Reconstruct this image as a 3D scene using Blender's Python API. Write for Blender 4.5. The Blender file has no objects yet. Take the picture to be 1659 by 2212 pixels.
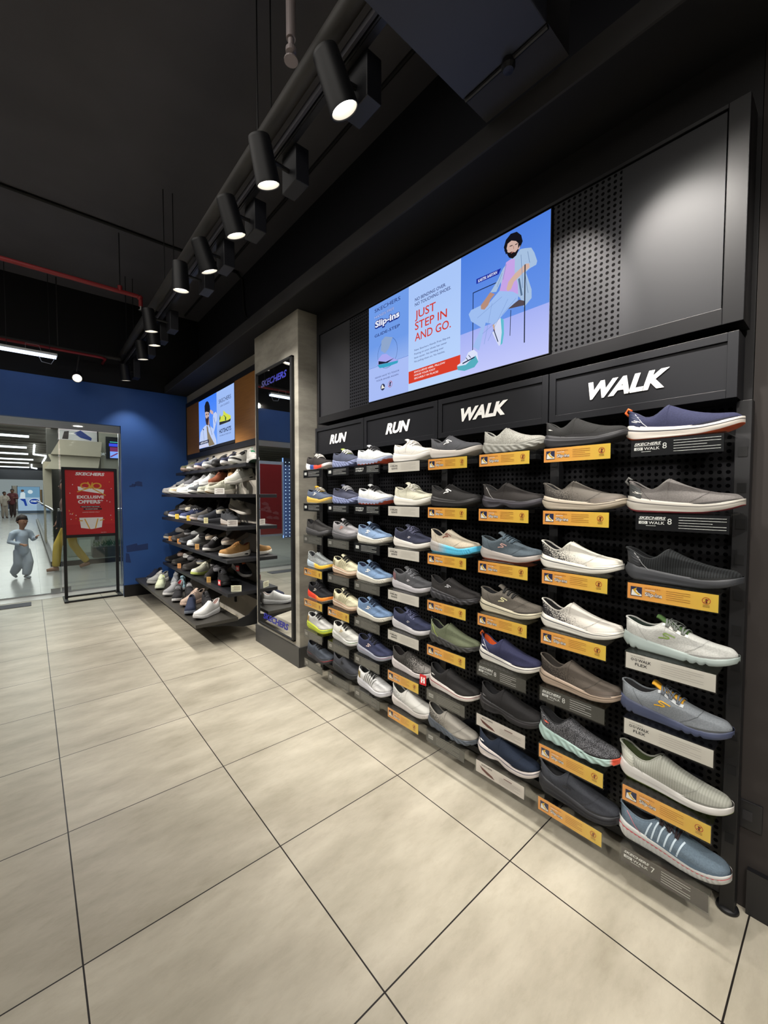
import bpy, bmesh, math, random
import numpy as np
from mathutils import Vector, Matrix
random.seed(7)
PI = math.pi
S = bpy.context.scene
COL = S.collection

# ---------------------------------------------------------------- camera
cam = bpy.data.cameras.new('camera'); camo = bpy.data.objects.new('camera', cam); COL.objects.link(camo)
yaw, pit, rol = .713617107, -.0388160885, .00180585529
fwd0 = Vector((math.sin(yaw), math.cos(yaw), 0)); rt = Vector((math.cos(yaw), -math.sin(yaw), 0)); up = Vector((0, 0, 1))
fw = fwd0*math.cos(pit)+up*math.sin(pit); u_ = up*math.cos(pit)-fwd0*math.sin(pit)
r2 = rt*math.cos(rol)+u_*math.sin(rol); u2 = u_*math.cos(rol)-rt*math.sin(rol)
M = Matrix((r2, u2, -fw)).transposed().to_4x4(); M.translation = Vector((-.0811168, -1.38007258, 1.31808594))
camo.matrix_world = M
cam.sensor_fit = 'HORIZONTAL'; cam.sensor_width = 36; cam.lens = 882.663211/1659*36
cam.clip_start = .02; cam.clip_end = 200
S.camera = camo

# ---------------------------------------------------------------- world, exposure, large lights
S.view_settings.view_transform = 'Standard'; S.view_settings.look = 'None'
S.view_settings.gamma = 1; S.view_settings.use_curve_mapping = False
S.view_settings.exposure = 0.0
w = bpy.data.worlds.new('world'); S.world = w; w.use_nodes = True
w.node_tree.nodes['Background'].inputs[0].default_value = (.75, .8, 1, 1)
w.node_tree.nodes['Background'].inputs[1].default_value = .10
SPOT = 60.0          # watts of one track spotlight
def area(name, loc, sx, sy, e, col=(1, 1, 1), rot=(0, 0, 0)):
    l = bpy.data.lights.new(name, 'AREA'); l.shape = 'RECTANGLE'; l.size = sx; l.size_y = sy; l.energy = e; l.color = col
    o = bpy.data.objects.new(name, l); o.location = loc; o.rotation_euler = rot; COL.objects.link(o); return o
area('store_fill', (-1.6, -.6, 3.7), 3.0, 6.0, 125, (1, .95, .88))  # added unseen area fill that lifts the floor and the store
area('mall_light', (-.6, 10, 3.2), 2.0, 9, 230, (1, .97, .92))
area('mall_entry_fill', (-.3, 6.6, 3.25), 2.0, 1.2, 38, (1, .98, .95))  # added fill that brightens the child just beyond the glass
area('mall_far_light', (-.3, 30, 3.2), 3.0, 24, 520, (1, .97, .92))
area('atrium_light', (1.4, 12, 4.6), 2.0, 5, 150, (.95, .97, 1))

# ---------------------------------------------------------------- materials
def lin(h):
    h = h.lstrip('#'); c = [int(h[i:i+2], 16)/255 for i in (0, 2, 4)]
    return tuple(x/12.92 if x <= .04045 else ((x+.055)/1.055)**2.4 for x in c)+(1,)
MC = {}
def _new(name):
    m = bpy.data.materials.new(name); m.use_nodes = True
    nt = m.node_tree; return m, nt, nt.nodes['Principled BSDF']
def mat(h, rough=.5, metal=0, bump=0, bscale=60, vary=0, vscale=8, spec=.5, coat=0):
    k = ('p', h, rough, metal, bump, bscale, vary, vscale, spec, coat)
    if k in MC: return MC[k]
    m, nt, b = _new('surface_'+h.strip('#')); N = nt.nodes; L = nt.links
    b.inputs['Roughness'].default_value = rough; b.inputs['Metallic'].default_value = metal
    b.inputs['Specular IOR Level'].default_value = spec; b.inputs['Coat Weight'].default_value = coat
    c = lin(h); tc = N.new('ShaderNodeTexCoord')
    n = N.new('ShaderNodeTexNoise'); n.inputs['Scale'].default_value = vscale; n.inputs['Detail'].default_value = 4
    L.new(tc.outputs['Object'], n.inputs['Vector'])
    r = N.new('ShaderNodeValToRGB'); v = max(vary, .03)
    r.color_ramp.elements[0].position = .3; r.color_ramp.elements[1].position = .7
    r.color_ramp.elements[0].color = tuple(x*(1-v) for x in c[:3])+(1,)
    r.color_ramp.elements[1].color = tuple(min(1, x*(1+v)) for x in c[:3])+(1,)
    L.new(n.outputs['Fac'], r.inputs['Fac']); L.new(r.outputs['Color'], b.inputs['Base Color'])
    if bump:
        n2 = N.new('ShaderNodeTexNoise'); n2.inputs['Scale'].default_value = bscale; n2.inputs['Detail'].default_value = 3
        L.new(tc.outputs['Object'], n2.inputs['Vector'])
        bp = N.new('ShaderNodeBump'); bp.inputs['Strength'].default_value = bump; bp.inputs['Distance'].default_value = .002
        L.new(n2.outputs['Fac'], bp.inputs['Height']); L.new(bp.outputs['Normal'], b.inputs['Normal'])
    MC[k] = m; return m
def knit(h, h2=None, mode='plain', rough=.85):
    """woven shoe fabric; object x runs heel to toe"""
    k = ('k', h, h2, mode, rough)
    if k in MC: return MC[k]
    m, nt, b = _new('fabric_'+h.strip('#')); N = nt.nodes; L = nt.links
    b.inputs['Roughness'].default_value = rough; b.inputs['Specular IOR Level'].default_value = .3
    tc = N.new('ShaderNodeTexCoord'); c = lin(h); c2 = lin(h2) if h2 else tuple(x*.72 for x in c[:3])+(1,)
    n = N.new('ShaderNodeTexNoise'); n.inputs['Detail'].default_value = 2
    n.inputs['Scale'].default_value = {'plain': 260, 'speckle': 420, 'heel': 380, 'ribs': 200, 'bars': 200, 'toe': 200}[mode]
    L.new(tc.outputs['Object'], n.inputs['Vector'])
    sx = N.new('ShaderNodeSeparateXYZ'); L.new(tc.outputs['Object'], sx.inputs[0])
    r = N.new('ShaderNodeValToRGB'); e = r.color_ramp.elements
    def math_(op, a, bb, cc=None):
        q = N.new('ShaderNodeMath'); q.operation = op
        for i, v in enumerate((a, bb, cc)):
            if v is None: continue
            if isinstance(v, (int, float)): q.inputs[i].default_value = v
            else: L.new(v, q.inputs[i])
        return q.outputs[0]
    if mode == 'plain':
        e[0].position, e[1].position = .35, .65; e[0].color = tuple(x*.88 for x in c[:3])+(1,); e[1].color = tuple(min(1, x*1.08) for x in c[:3])+(1,)
        L.new(n.outputs['Fac'], r.inputs['Fac'])
    elif mode == 'speckle':
        e[0].position, e[1].position = .46, .56; e[0].color = c2; e[1].color = c
        L.new(n.outputs['Fac'], r.inputs['Fac'])
    elif mode == 'heel':
        e[0].position, e[1].position = .47, .53; e[0].color = c2; e[1].color = c
        g = math_('MULTIPLY_ADD', sx.outputs[0], 2.6, -.22); g2 = math_('MULTIPLY_ADD', sx.outputs[2], 3.2, -.17)
        L.new(math_('ADD', math_('ADD', n.outputs['Fac'], g), g2), r.inputs['Fac'])
    elif mode == 'toe':
        e[0].position, e[1].position = .47, .53; e[0].color = c; e[1].color = c2
        L.new(math_('ADD', n.outputs['Fac'], math_('MULTIPLY_ADD', sx.outputs[0], 2.2, -.42)), r.inputs['Fac'])
    else:
        f = {'ribs': 150, 'bars': 55}[mode]; sn = math_('SINE', math_('MULTIPLY', sx.outputs[0 if mode == 'ribs' else 0], f*2*PI/ (1 if mode == 'ribs' else 1)), None)
        e[0].position, e[1].position = .3, .6; e[0].color = c2; e[1].color = c
        L.new(math_('MULTIPLY_ADD', sn, .5, .55 if mode == 'bars' else .5), r.inputs['Fac'])
    L.new(r.outputs['Color'], b.inputs['Base Color'])
    bp = N.new('ShaderNodeBump'); bp.inputs['Strength'].default_value = .5; bp.inputs['Distance'].default_value = .0012
    L.new(n.outputs['Fac'], bp.inputs['Height']); L.new(bp.outputs['Normal'], b.inputs['Normal'])
    MC[k] = m; return m
def grad(stops, axis=0, scale=1, off=0, rough=.55):
    k = ('g', tuple(stops), axis, scale, off, rough)
    if k in MC: return MC[k]
    m, nt, b = _new('graded'); N = nt.nodes; L = nt.links; b.inputs['Roughness'].default_value = rough
    tc = N.new('ShaderNodeTexCoord'); sx = N.new('ShaderNodeSeparateXYZ'); L.new(tc.outputs['Object'], sx.inputs[0])
    q = N.new('ShaderNodeMath'); q.operation = 'MULTIPLY_ADD'; q.inputs[1].default_value = scale; q.inputs[2].default_value = off
    L.new(sx.outputs[axis], q.inputs[0]); r = N.new('ShaderNodeValToRGB'); e = r.color_ramp.elements
    while len(e) < len(stops): e.new(.5)
    for i, (p, h) in enumerate(stops): e[i].position = p; e[i].color = lin(h)
    L.new(q.outputs[0], r.inputs['Fac']); L.new(r.outputs['Color'], b.inputs['Base Color'])
    MC[k] = m; return m
def emit(h, s=1, grad_=None):
    k = ('e', h, s, grad_)
    if k in MC: return MC[k]
    m = bpy.data.materials.new('glow_'+h.strip('#')); m.use_nodes = True; nt = m.node_tree; N = nt.nodes; L = nt.links
    N.clear(); o = N.new('ShaderNodeOutputMaterial'); e = N.new('ShaderNodeEmission'); e.inputs[0].default_value = lin(h); e.inputs[1].default_value = s
    if grad_:   # screen picture: second colour towards its bottom edge
        h2, z0, z1 = grad_; tc = N.new('ShaderNodeTexCoord'); sx = N.new('ShaderNodeSeparateXYZ'); L.new(tc.outputs['Object'], sx.inputs[0])
        mr = N.new('ShaderNodeMapRange'); mr.inputs[1].default_value = z0; mr.inputs[2].default_value = z1; L.new(sx.outputs[2], mr.inputs[0])
        mx = N.new('ShaderNodeMix'); mx.data_type = 'RGBA'; mx.inputs[6].default_value = lin(h2); mx.inputs[7].default_value = lin(h)
        L.new(mr.outputs[0], mx.inputs[0]); L.new(mx.outputs[2], e.inputs[0])
    L.new(e.outputs[0], o.inputs[0]); MC[k] = m; return m
def clear(tint='#ffffff', name='clear_acrylic', base=.035):
    k = ('c', tint, base)
    if k in MC: return MC[k]
    m = bpy.data.materials.new(name); m.use_nodes = True; nt = m.node_tree; N = nt.nodes; L = nt.links; N.clear()
    o = N.new('ShaderNodeOutputMaterial'); t = N.new('ShaderNodeBsdfTransparent'); t.inputs[0].default_value = lin(tint)
    g = N.new('ShaderNodeBsdfGlossy'); g.inputs['Roughness'].default_value = .03; f = N.new('ShaderNodeLayerWeight'); f.inputs[0].default_value = .5
    pw = N.new('ShaderNodeMath'); pw.operation = 'POWER'; pw.inputs[1].default_value = 5; L.new(f.outputs['Facing'], pw.inputs[0])
    a = N.new('ShaderNodeMath'); a.operation = 'MULTIPLY_ADD'; a.inputs[1].default_value = .85; a.inputs[2].default_value = base; a.use_clamp = True
    L.new(pw.outputs[0], a.inputs[0]); x = N.new('ShaderNodeMixShader'); L.new(a.outputs[0], x.inputs[0]); L.new(t.outputs[0], x.inputs[1]); L.new(g.outputs[0], x.inputs[2]); L.new(x.outputs[0], o.inputs[0])
    MC[k] = m; return m
def perforated(h, hole, pitch, rad, ax=(1, 2), rough=.45):
    m, nt, b = _new('perforated_metal'); N = nt.nodes; L = nt.links; b.inputs['Roughness'].default_value = rough
    tc = N.new('ShaderNodeTexCoord'); sx = N.new('ShaderNodeSeparateXYZ'); L.new(tc.outputs['Object'], sx.inputs[0])
    def f(op, a, v=None, w=None):
        q = N.new('ShaderNodeMath'); q.operation = op; L.new(a, q.inputs[0])
        if v is not None: (q.inputs.__getitem__(1).__setattr__('default_value', v) if isinstance(v, (int, float)) else L.new(v, q.inputs[1]))
        if w is not None: q.inputs[2].default_value = w
        return q.outputs[0]
    def cell(o): return f('SUBTRACT', f('FRACT', f('MULTIPLY', o, 1/pitch)), .5)
    a, c = cell(sx.outputs[ax[0]]), cell(sx.outputs[ax[1]])
    d = f('SQRT', f('ADD', f('MULTIPLY', a, a), f('MULTIPLY', c, c)))
    lt = f('LESS_THAN', d, rad/pitch)
    mx = N.new('ShaderNodeMix'); mx.data_type = 'RGBA'; mx.inputs[6].default_value = lin(h); mx.inputs[7].default_value = lin(hole)
    L.new(lt, mx.inputs[0]); L.new(mx.outputs[2], b.inputs['Base Color'])
    iv = f('MULTIPLY', lt, -.22); 
    sp = N.new('ShaderNodeMath'); sp.operation = 'ADD'; sp.inputs[1].default_value = .25; L.new(iv, sp.inputs[0]); L.new(sp.outputs[0], b.inputs['Specular IOR Level'])
    return m

# ---------------------------------------------------------------- mesh collector
class MB:
    def __init__(s): s.v = []; s.f = []; s.m = []
    def add(s, V, F, mi=0):
        k = len(s.v); s.v += [tuple(p) for p in V]; s.f += [tuple(i+k for i in f) for f in F]; s.m += [mi]*len(F); return s
    def box(s, x0, x1, y0, y1, z0, z1, mi=0):
        V = [(x, y, z) for z in (z0, z1) for y in (y0, y1) for x in (x0, x1)]
        return s.add(V, [(0, 2, 3, 1), (4, 5, 7, 6), (0, 1, 5, 4), (2, 6, 7, 3), (0, 4, 6, 2), (1, 3, 7, 5)], mi)
    def prism(s, pts, f, n0, n1, mi=0):
        """outline (u,v) extruded from depth n0 to n1 through map f(u,v,n)"""
        n = len(pts); V = [f(u, v, n0) for u, v in pts]+[f(u, v, n1) for u, v in pts]
        return s.add(V, [tuple(range(n)), tuple(range(2*n-1, n-1, -1))]+[(i, n+i, n+(i+1) % n, (i+1) % n) for i in range(n)], mi)
    def flat(s, pts, f, n, mi=0): return s.add([f(u, v, n) for u, v in pts], [tuple(range(len(pts)))], mi)
    def rect(s, u0, u1, v0, v1, f, n, mi=0): return s.flat([(u0, v0), (u1, v0), (u1, v1), (u0, v1)], f, n, mi)
    def line(s, a, b, w, f, n, mi=0):
        d = Vector((b[0]-a[0], b[1]-a[1])); d.normalize(); p = Vector((-d.y, d.x))*w/2
        return s.flat([(a[0]-p.x, a[1]-p.y), (b[0]-p.x, b[1]-p.y), (b[0]+p.x, b[1]+p.y), (a[0]+p.x, a[1]+p.y)], f, n, mi)
    def ring(s, cu, cv, r0, r1, f, n, mi=0, k=28, sv=1):
        V = [f(cu+r*math.cos(2*PI*i/k), cv+sv*r*math.sin(2*PI*i/k), n) for r in (r0, r1) for i in range(k)]
        return s.add(V, [(i, (i+1) % k, k+(i+1) % k, k+i) for i in range(k)], mi)
    def disc(s, cu, cv, r, f, n, mi=0, k=24, sv=1): return s.flat([(cu+r*math.cos(2*PI*i/k), cv+sv*r*math.sin(2*PI*i/k)) for i in range(k)], f, n, mi)
    def tube(s, P, r, k=8, mi=0, cap=True, flat=1):
        P = [Vector(p) for p in P]; n = len(P); R = r if hasattr(r, '__len__') else [r]*n
        ref = None; V = []
        for i, p in enumerate(P):
            t = (P[min(i+1, n-1)]-P[max(i-1, 0)]).normalized()
            if ref is None: ref = Vector((0, 0, 1)) if abs(t.z) < .9 else Vector((1, 0, 0))
            a = (ref-t*ref.dot(t)).normalized(); b = t.cross(a); ref = a
            for j in range(k):
                g = 2*PI*j/k; V.append(p+a*math.cos(g)*R[i]*flat+b*math.sin(g)*R[i])
        F = [(i*k+j, i*k+(j+1) % k, (i+1)*k+(j+1) % k, (i+1)*k+j) for i in range(n-1) for j in range(k)]
        if cap: F += [tuple(range(k-1, -1, -1)), tuple((n-1)*k+j for j in range(k))]
        return s.add(V, F, mi)
    def lathe(s, prof, o=(0, 0, 0), d=(0, 0, 1), k=28, mi=0):
        """profile (radius, distance along axis d)"""
        d = Vector(d).normalized(); a = d.orthogonal().normalized(); b = d.cross(a); o = Vector(o); V = []
        for r, t in prof:
            for j in range(k): g = 2*PI*j/k; V.append(o+d*t+(a*math.cos(g)+b*math.sin(g))*r)
        return s.add(V, [(i*k+j, i*k+(j+1) % k, (i+1)*k+(j+1) % k, (i+1)*k+j) for i in range(len(prof)-1) for j in range(k)], mi)
    def grid(s, G, mi=0, wrap=False):
        n, m = len(G), len(G[0]); V = [p for r in G for p in r]; F = []
        for i in range(n-1):
            for j in range(m if wrap else m-1): F.append((i*m+j, i*m+(j+1) % m, (i+1)*m+(j+1) % m, (i+1)*m+j))
        return s.add(V, F, mi)
    def build(s, name, mats, parent=None, smooth=False, weld=False, bevel=0, loc=None):
        me = bpy.data.meshes.new(name); me.from_pydata([tuple(p) for p in s.v], [], s.f)
        mats = mats if isinstance(mats, (list, tuple)) else [mats]
        for m in mats: me.materials.append(m)
        if len(mats) > 1: me.polygons.foreach_set('material_index', s.m)
        if weld or True:
            bm = bmesh.new(); bm.from_mesh(me)
            if weld: bmesh.ops.remove_doubles(bm, verts=bm.verts, dist=2e-5)
            if weld: bmesh.ops.dissolve_degenerate(bm, dist=1e-6, edges=bm.edges)
            bmesh.ops.recalc_face_normals(bm, faces=bm.faces)
            bm.to_mesh(me); bm.free()
        if smooth: me.polygons.foreach_set('use_smooth', [True]*len(me.polygons))
        me.update()
        o = bpy.data.objects.new(name, me); COL.objects.link(o)
        if parent: o.parent = parent
        if loc: o.location = loc
        if bevel:
            b = o.modifiers.new('bevel', 'BEVEL'); b.width = bevel; b.segments = 2; b.limit_method = 'ANGLE'
        return o
def tag(o, label, cat, group=None, kind=None):
    o['label'] = label; o['category'] = cat
    if group: o['group'] = group
    if kind: o['kind'] = kind
    return o
def struct(o, label=None):
    o['kind'] = 'structure'
    if label: o['label'] = label
    return o
def thing(name, label, cat, loc=(0, 0, 0), rz=0, group=None):
    o = bpy.data.objects.new(name, None); o.empty_display_size = .05; COL.objects.link(o); o.location = loc; o.rotation_euler = (0, 0, rz)
    return tag(o, label, cat, group)
def copy_tree(o, parent=None):
    c = o.copy(); COL.objects.link(c)
    if parent: c.parent = parent
    for ch in list(o.children): copy_tree(ch, c)
    return c
FX = lambda u, v, n: (-n, -u, v)       # a face that looks towards -x: u to its right, v up, n out
FY = lambda u, v, n: (u, -n, v)        # a face that looks towards -y
TC = {}
def text(s, h, f, u, v, n, wid=None, shear=0, off=0, align='LEFT', mb=None, mi=0, k=0):
    """letters of cap height h (wid = whole width) laid out through map f with their left bottom at u,v"""
    key = (s, shear, off)
    if key not in TC:
        cu = bpy.data.curves.new('letters', 'FONT'); cu.body = s; cu.size = 1; cu.shear = shear; cu.offset = off; cu.resolution_u = 3
        ob = bpy.data.objects.new('letters', cu); COL.objects.link(ob)
        dg = bpy.context.evaluated_depsgraph_get(); me = ob.evaluated_get(dg).to_mesh()
        V = [tuple(p.co) for p in me.vertices]; F = [tuple(p.vertices) for p in me.polygons]
        bpy.data.objects.remove(ob); bpy.data.curves.remove(cu)
        x0 = min(p[0] for p in V); x1 = max(p[0] for p in V); TC[key] = (V, F, x0, x1)
    V, F, x0, x1 = TC[key]; sy = h/.70; sx = wid/(x1-x0) if wid else sy
    w = (x1-x0)*sx; du = {'LEFT': 0, 'CENTER': -w/2, 'RIGHT': -w}[align]
    mb.add([f(u+du+(p[0]-x0)*sx, v+p[1]*sy+k*(p[0]-x0)*sx, n) for p in V], F, mi); return w
BLK = mat('#121316', .5); BLK2 = mat('#1b1c20', .42, bump=.05)
# ================================================================ the setting
def floor_mat():
    m, nt, b = _new('concrete_tile'); N = nt.nodes; L = nt.links
    tc = N.new('ShaderNodeTexCoord'); br = N.new('ShaderNodeTexBrick'); br.offset = 0; br.squash = 1
    for k, v in (('Scale', 1), ('Mortar Size', .0023), ('Mortar Smooth', .1), ('Brick Width', .6), ('Row Height', .6), ('Bias', 0)): br.inputs[k].default_value = v
    mp = N.new('ShaderNodeMapping'); mp.inputs['Location'].default_value = (6, 6, 0); L.new(tc.outputs['Object'], mp.inputs[0]); L.new(mp.outputs[0], br.inputs['Vector'])
    br.inputs['Color1'].default_value = (.94, .94, .94, 1); br.inputs['Color2'].default_value = (1.04, 1.04, 1.04, 1); br.inputs['Mortar'].default_value = (.035, .032, .036, 1)
    n1 = N.new('ShaderNodeTexNoise'); n1.inputs['Scale'].default_value = 2.2; n1.inputs['Detail'].default_value = 7; n1.inputs['Roughness'].default_value = .62
    mp2 = N.new('ShaderNodeMapping'); mp2.inputs['Scale'].default_value = (1, 2.6, 1); mp2.inputs['Rotation'].default_value = (0, 0, .25); L.new(tc.outputs['Object'], mp2.inputs[0]); L.new(mp2.outputs[0], n1.inputs['Vector'])
    r = N.new('ShaderNodeValToRGB'); r.color_ramp.elements[0].position = .3; r.color_ramp.elements[1].position = .68
    r.color_ramp.elements[0].color = lin('#a39c8b'); r.color_ramp.elements[1].color = lin('#c9c2b1')
    L.new(n1.outputs['Fac'], r.inputs['Fac'])
    n2 = N.new('ShaderNodeTexNoise'); n2.inputs['Scale'].default_value = 14; n2.inputs['Detail'].default_value = 8; n2.inputs['Roughness'].default_value = .7; mp3 = N.new('ShaderNodeMapping'); mp3.inputs['Scale'].default_value = (1, 2.2, 1); mp3.inputs['Rotation'].default_value = (0, 0, -.35); L.new(tc.outputs['Object'], mp3.inputs[0]); L.new(mp3.outputs[0], n2.inputs['Vector'])
    r2_ = N.new('ShaderNodeValToRGB'); r2_.color_ramp.elements[0].position = .28; r2_.color_ramp.elements[1].position = .5
    r2_.color_ramp.elements[0].color = (.90, .89, .87, 1); r2_.color_ramp.elements[1].color = (1, 1, 1, 1); L.new(n2.outputs['Fac'], r2_.inputs['Fac'])
    a = N.new('ShaderNodeMix'); a.data_type = 'RGBA'; a.blend_type = 'MULTIPLY'; a.inputs[0].default_value = 1; L.new(r.outputs[0], a.inputs[6]); L.new(r2_.outputs[0], a.inputs[7])
    c = N.new('ShaderNodeMix'); c.data_type = 'RGBA'; c.blend_type = 'MULTIPLY'; c.inputs[0].default_value = 1; L.new(a.outputs[2], c.inputs[6]); L.new(br.outputs['Color'], c.inputs[7])
    L.new(c.outputs[2], b.inputs['Base Color']); b.inputs['Roughness'].default_value = .38; b.inputs['Specular IOR Level'].default_value = .4
    bp = N.new('ShaderNodeBump'); bp.inputs['Strength'].default_value = .04; bp.inputs['Distance'].default_value = .002; L.new(n2.outputs['Fac'], bp.inputs['Height']); L.new(bp.outputs[0], b.inputs['Normal'])
    return m
def concrete(h1, h2, sc=3):
    m, nt, b = _new('bare_concrete'); N = nt.nodes; L = nt.links; b.inputs['Roughness'].default_value = .75
    tc = N.new('ShaderNodeTexCoord'); mp = N.new('ShaderNodeMapping'); mp.inputs['Scale'].default_value = (1, 1, 3); L.new(tc.outputs['Object'], mp.inputs[0])
    n = N.new('ShaderNodeTexNoise'); n.inputs['Scale'].default_value = sc; n.inputs['Detail'].default_value = 8; n.inputs['Roughness'].default_value = .65; L.new(mp.outputs[0], n.inputs['Vector'])
    r = N.new('ShaderNodeValToRGB'); r.color_ramp.elements[0].position = .32; r.color_ramp.elements[1].position = .68; r.color_ramp.elements[0].color = lin(h1); r.color_ramp.elements[1].color = lin(h2)
    L.new(n.outputs['Fac'], r.inputs['Fac']); L.new(r.outputs[0], b.inputs['Base Color']); return m
def blue_wall_mat():
    m, nt, b = _new('blue_paint'); N = nt.nodes; L = nt.links; b.inputs['Roughness'].default_value = .6
    tc = N.new('ShaderNodeTexCoord'); n = N.new('ShaderNodeTexNoise'); n.inputs['Scale'].default_value = 3; n.inputs['Detail'].default_value = 5; L.new(tc.outputs['Object'], n.inputs['Vector'])
    r = N.new('ShaderNodeValToRGB'); r.color_ramp.elements[0].color = lin('#244b8a'); r.color_ramp.elements[1].color = lin('#2d5a9f'); L.new(n.outputs['Fac'], r.inputs['Fac']); L.new(r.outputs[0], b.inputs['Base Color']); return m
BLUE = blue_wall_mat(); DARKC = mat('#56555b', .9, vary=.1, vscale=2)
struct(MB().box(-4.5, 1.75, -5, 5.33, -.1, 0).build('floor', floor_mat()))
struct(MB().box(-4.5, 1.75, 5.33, 5.68, -.1, .003).build('trim_1', mat('#c9c6c0', .3, vary=.06)), 'pale stone threshold strip under the glass shopfront')
struct(MB().box(-4.5, 1.9, -5, 4.9, 3.79, 3.9).build('ceiling', DARKC))
struct(MB().box(1.62, 1.75, 1.38, 4.82, 0, 2.71).build('wall_right', mat('#a8a298', .8, vary=.05)))
struct(MB().box(1.62, 1.75, -1.16, 1.38, 0, 2.71).build('wall_right_middle', mat('#1b1a1c', .8, vary=.05)), 'dark wall behind the shoe rack')
struct(MB().box(1.62, 1.75, -5, -1.162, 0, 2.71).build('wall_right_front', mat('#2c2725', .8, vary=.05)), 'dark brown wall right of the shoe rack')
struct(MB().box(1.6, 1.622, -5, -1.19, 0, .143).build('baseboard_right', mat('#17171a', .4)))
struct(MB().box(.82, 1.75, 4.82, 4.9, 0, 2.705).box(-4.5, .82, 4.82, 4.9, 2.21, 2.705).build('wall_back', BLUE))
struct(MB().box(-4.5, 1.9, 4.83, 4.9, 2.705, 3.79).build('wall_back_upper', mat('#0c0c0e', .9)), 'black painted band above the blue wall')
struct(MB().box(.815, 1.62, 4.80, 4.82, 0, .15).build('baseboard_back', mat('#101013', .4)))
struct(MB().box(-4.6, -4.5, -5, 5.6, 0, 3.8).build('wall_left', mat('#24262c', .8)))
struct(MB().box(-4.5, 1.9, -5.1, -5, 0, 3.8).build('wall_front', mat('#24262c', .8)))
struct(MB().box(-4.5, 1.75, 4.9, 5.62, 2.215, 2.3).build('trim_2', mat('#a9acb6', .5)), 'grey soffit of the shop entrance')
struct(MB().box(1.345, 1.79, -5, 4.83, 2.71, 2.8).build('trim_3', mat('#0d0e13', .9)), 'black soffit shelf along the top of the display wall')
struct(MB().box(1.79, 1.9, -5, 4.83, 2.7, 3.79).build('wall_right_upper', mat('#12131b', .9)), 'black upper wall set back above the soffit')
struct(MB().box(1.335, 1.345, -5, 4.82, 2.71, 2.8).build('trim_4', mat('#2a292b', .8)), 'dark fascia along the front edge of the soffit')
# paint patches on the blue wall
DK = mat('#1c3468', .7)
for pts in ([(.9, 1.43), (.97, 1.435), (.965, 1.47), (.93, 1.475), (.925, 1.455), (.9, 1.45)], [(.96, 1.45), (1.05, 1.44), (1.045, 1.5), (1.0, 1.51), (.965, 1.495)],
            [(.855, .58), (1.1, .6), (1.1, .68), (.98, .665), (.97, .69), (.85, .665)], [(.84, .45), (.9, .44), (.88, .56), (.845, .57)]):
    mb = MB(); mb.prism(pts, lambda u, v, n: (u, 4.82-n, v), 0.0002, .0008); struct(mb.build('trim_5', DK), 'darker touched up paint patch on the blue wall')

# concrete column with mirror
struct(MB().box(1.455, 1.62, 1.38, 2.155, 0, 2.71).build('trim_6', concrete('#8c887e', '#b5b1a5', 2.6), bevel=.004), 'raw concrete column with the mirror')
mb = MB(); mb.box(1.443, 1.456, 1.372, 2.163, 0, .155); mb.box(1.455, 1.62, 1.368, 1.381, 0, .155)
struct(mb.build('baseboard_column', mat('#424242', .45)))
mir = thing('wall_mirror', 'tall black framed mirror with blue lettering on the concrete column', 'mirror', (1.455, 1.76, .19))
def MR(u, v, n): return (-n, -u, v)
mb = MB(); W, H = .325, 2.19
for a in ((-W, -W+.012, 0, H), (W-.03, W, 0, H), (-W, W, 0, .012), (-W, W, H-.014, H)): mb.box(-.024, 0, -a[1], -a[0], a[2], a[3])
mb.build('frame', BLK, mir, bevel=.002)
mm, nt, b = _new('mirror_silver'); b.inputs['Metallic'].default_value = 1; b.inputs['Roughness'].default_value = .015; b.inputs['Base Color'].default_value = (.86, .88, .88, 1)
MB().box(-.014, -.004, -W+.01, W-.01, .01, H-.01).build('mirror_glass', mm, mir)
for v in (.06, 2.085):
    mb = MB(); text('SKECHERS', .05, MR, 0, v-(.0 if v < 1 else .03), .0148, .46, shear=.25, off=.03, align='CENTER', mb=mb); mb.build('lettering', mat('#2b2f9a', .4), mir)

# glass shopfront (beyond the blue wall), three panes
GL = clear('#eef4f2', 'shop_glass', .045)
x = -4.5; panes = [(-4.5, -1.9), (-1.88, -.28+.5), (.235, 1.62)]
for i, (a, b_) in enumerate(panes):
    p = MB().box(a, b_, 5.62, 5.632, .02, 2.2).build('window_%d' % (i+1), GL); struct(p, 'clear glass pane of the shop entrance')
mb = MB(); mb.box(-4.5, 1.62, 5.61, 5.645, .003, .02); mb.box(.9, .912, 5.60, 5.65, 0, 2.21); struct(mb.build('window_frame', mat('#b9bcbd', .25, .9)), 'silver edge rail of the glass shopfront')
for xx in (.1, .215):
    pf = MB().box(xx, xx+.1, 5.607, 5.646, .02, .075).build('trim_7', mat('#a9adb0', .25, .9)); struct(pf, 'metal patch fitting at the foot of the glass')

# mall beyond the glass
def mallfloor():
    m, nt, b = _new('mall_floor'); N = nt.nodes; L = nt.links; tc = N.new('ShaderNodeTexCoord'); br = N.new('ShaderNodeTexBrick'); br.offset = 0
    for k, v in (('Scale', 1), ('Mortar Size', .003), ('Brick Width', 1.2), ('Row Height', .9)): br.inputs[k].default_value = v
    br.inputs['Color1'].default_value = lin('#8f8f8d'); br.inputs['Color2'].default_value = lin('#9b9a97'); br.inputs['Mortar'].default_value = lin('#6b6a68')
    L.new(tc.outputs['Object'], br.inputs['Vector']); L.new(br.outputs[0], b.inputs['Base Color']); b.inputs['Roughness'].default_value = .22; return m
struct(MB().box(-8, 6, 5.68, 60, -.12, 0).build('mall_floor', mallfloor()), 'glossy grey mall corridor floor')
struct(MB().box(-8, .75, 7.4, 60, 3.45, 3.5).build('mall_ceiling', mat('#8a8376', .8)), 'slatted mall ceiling')
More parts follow.
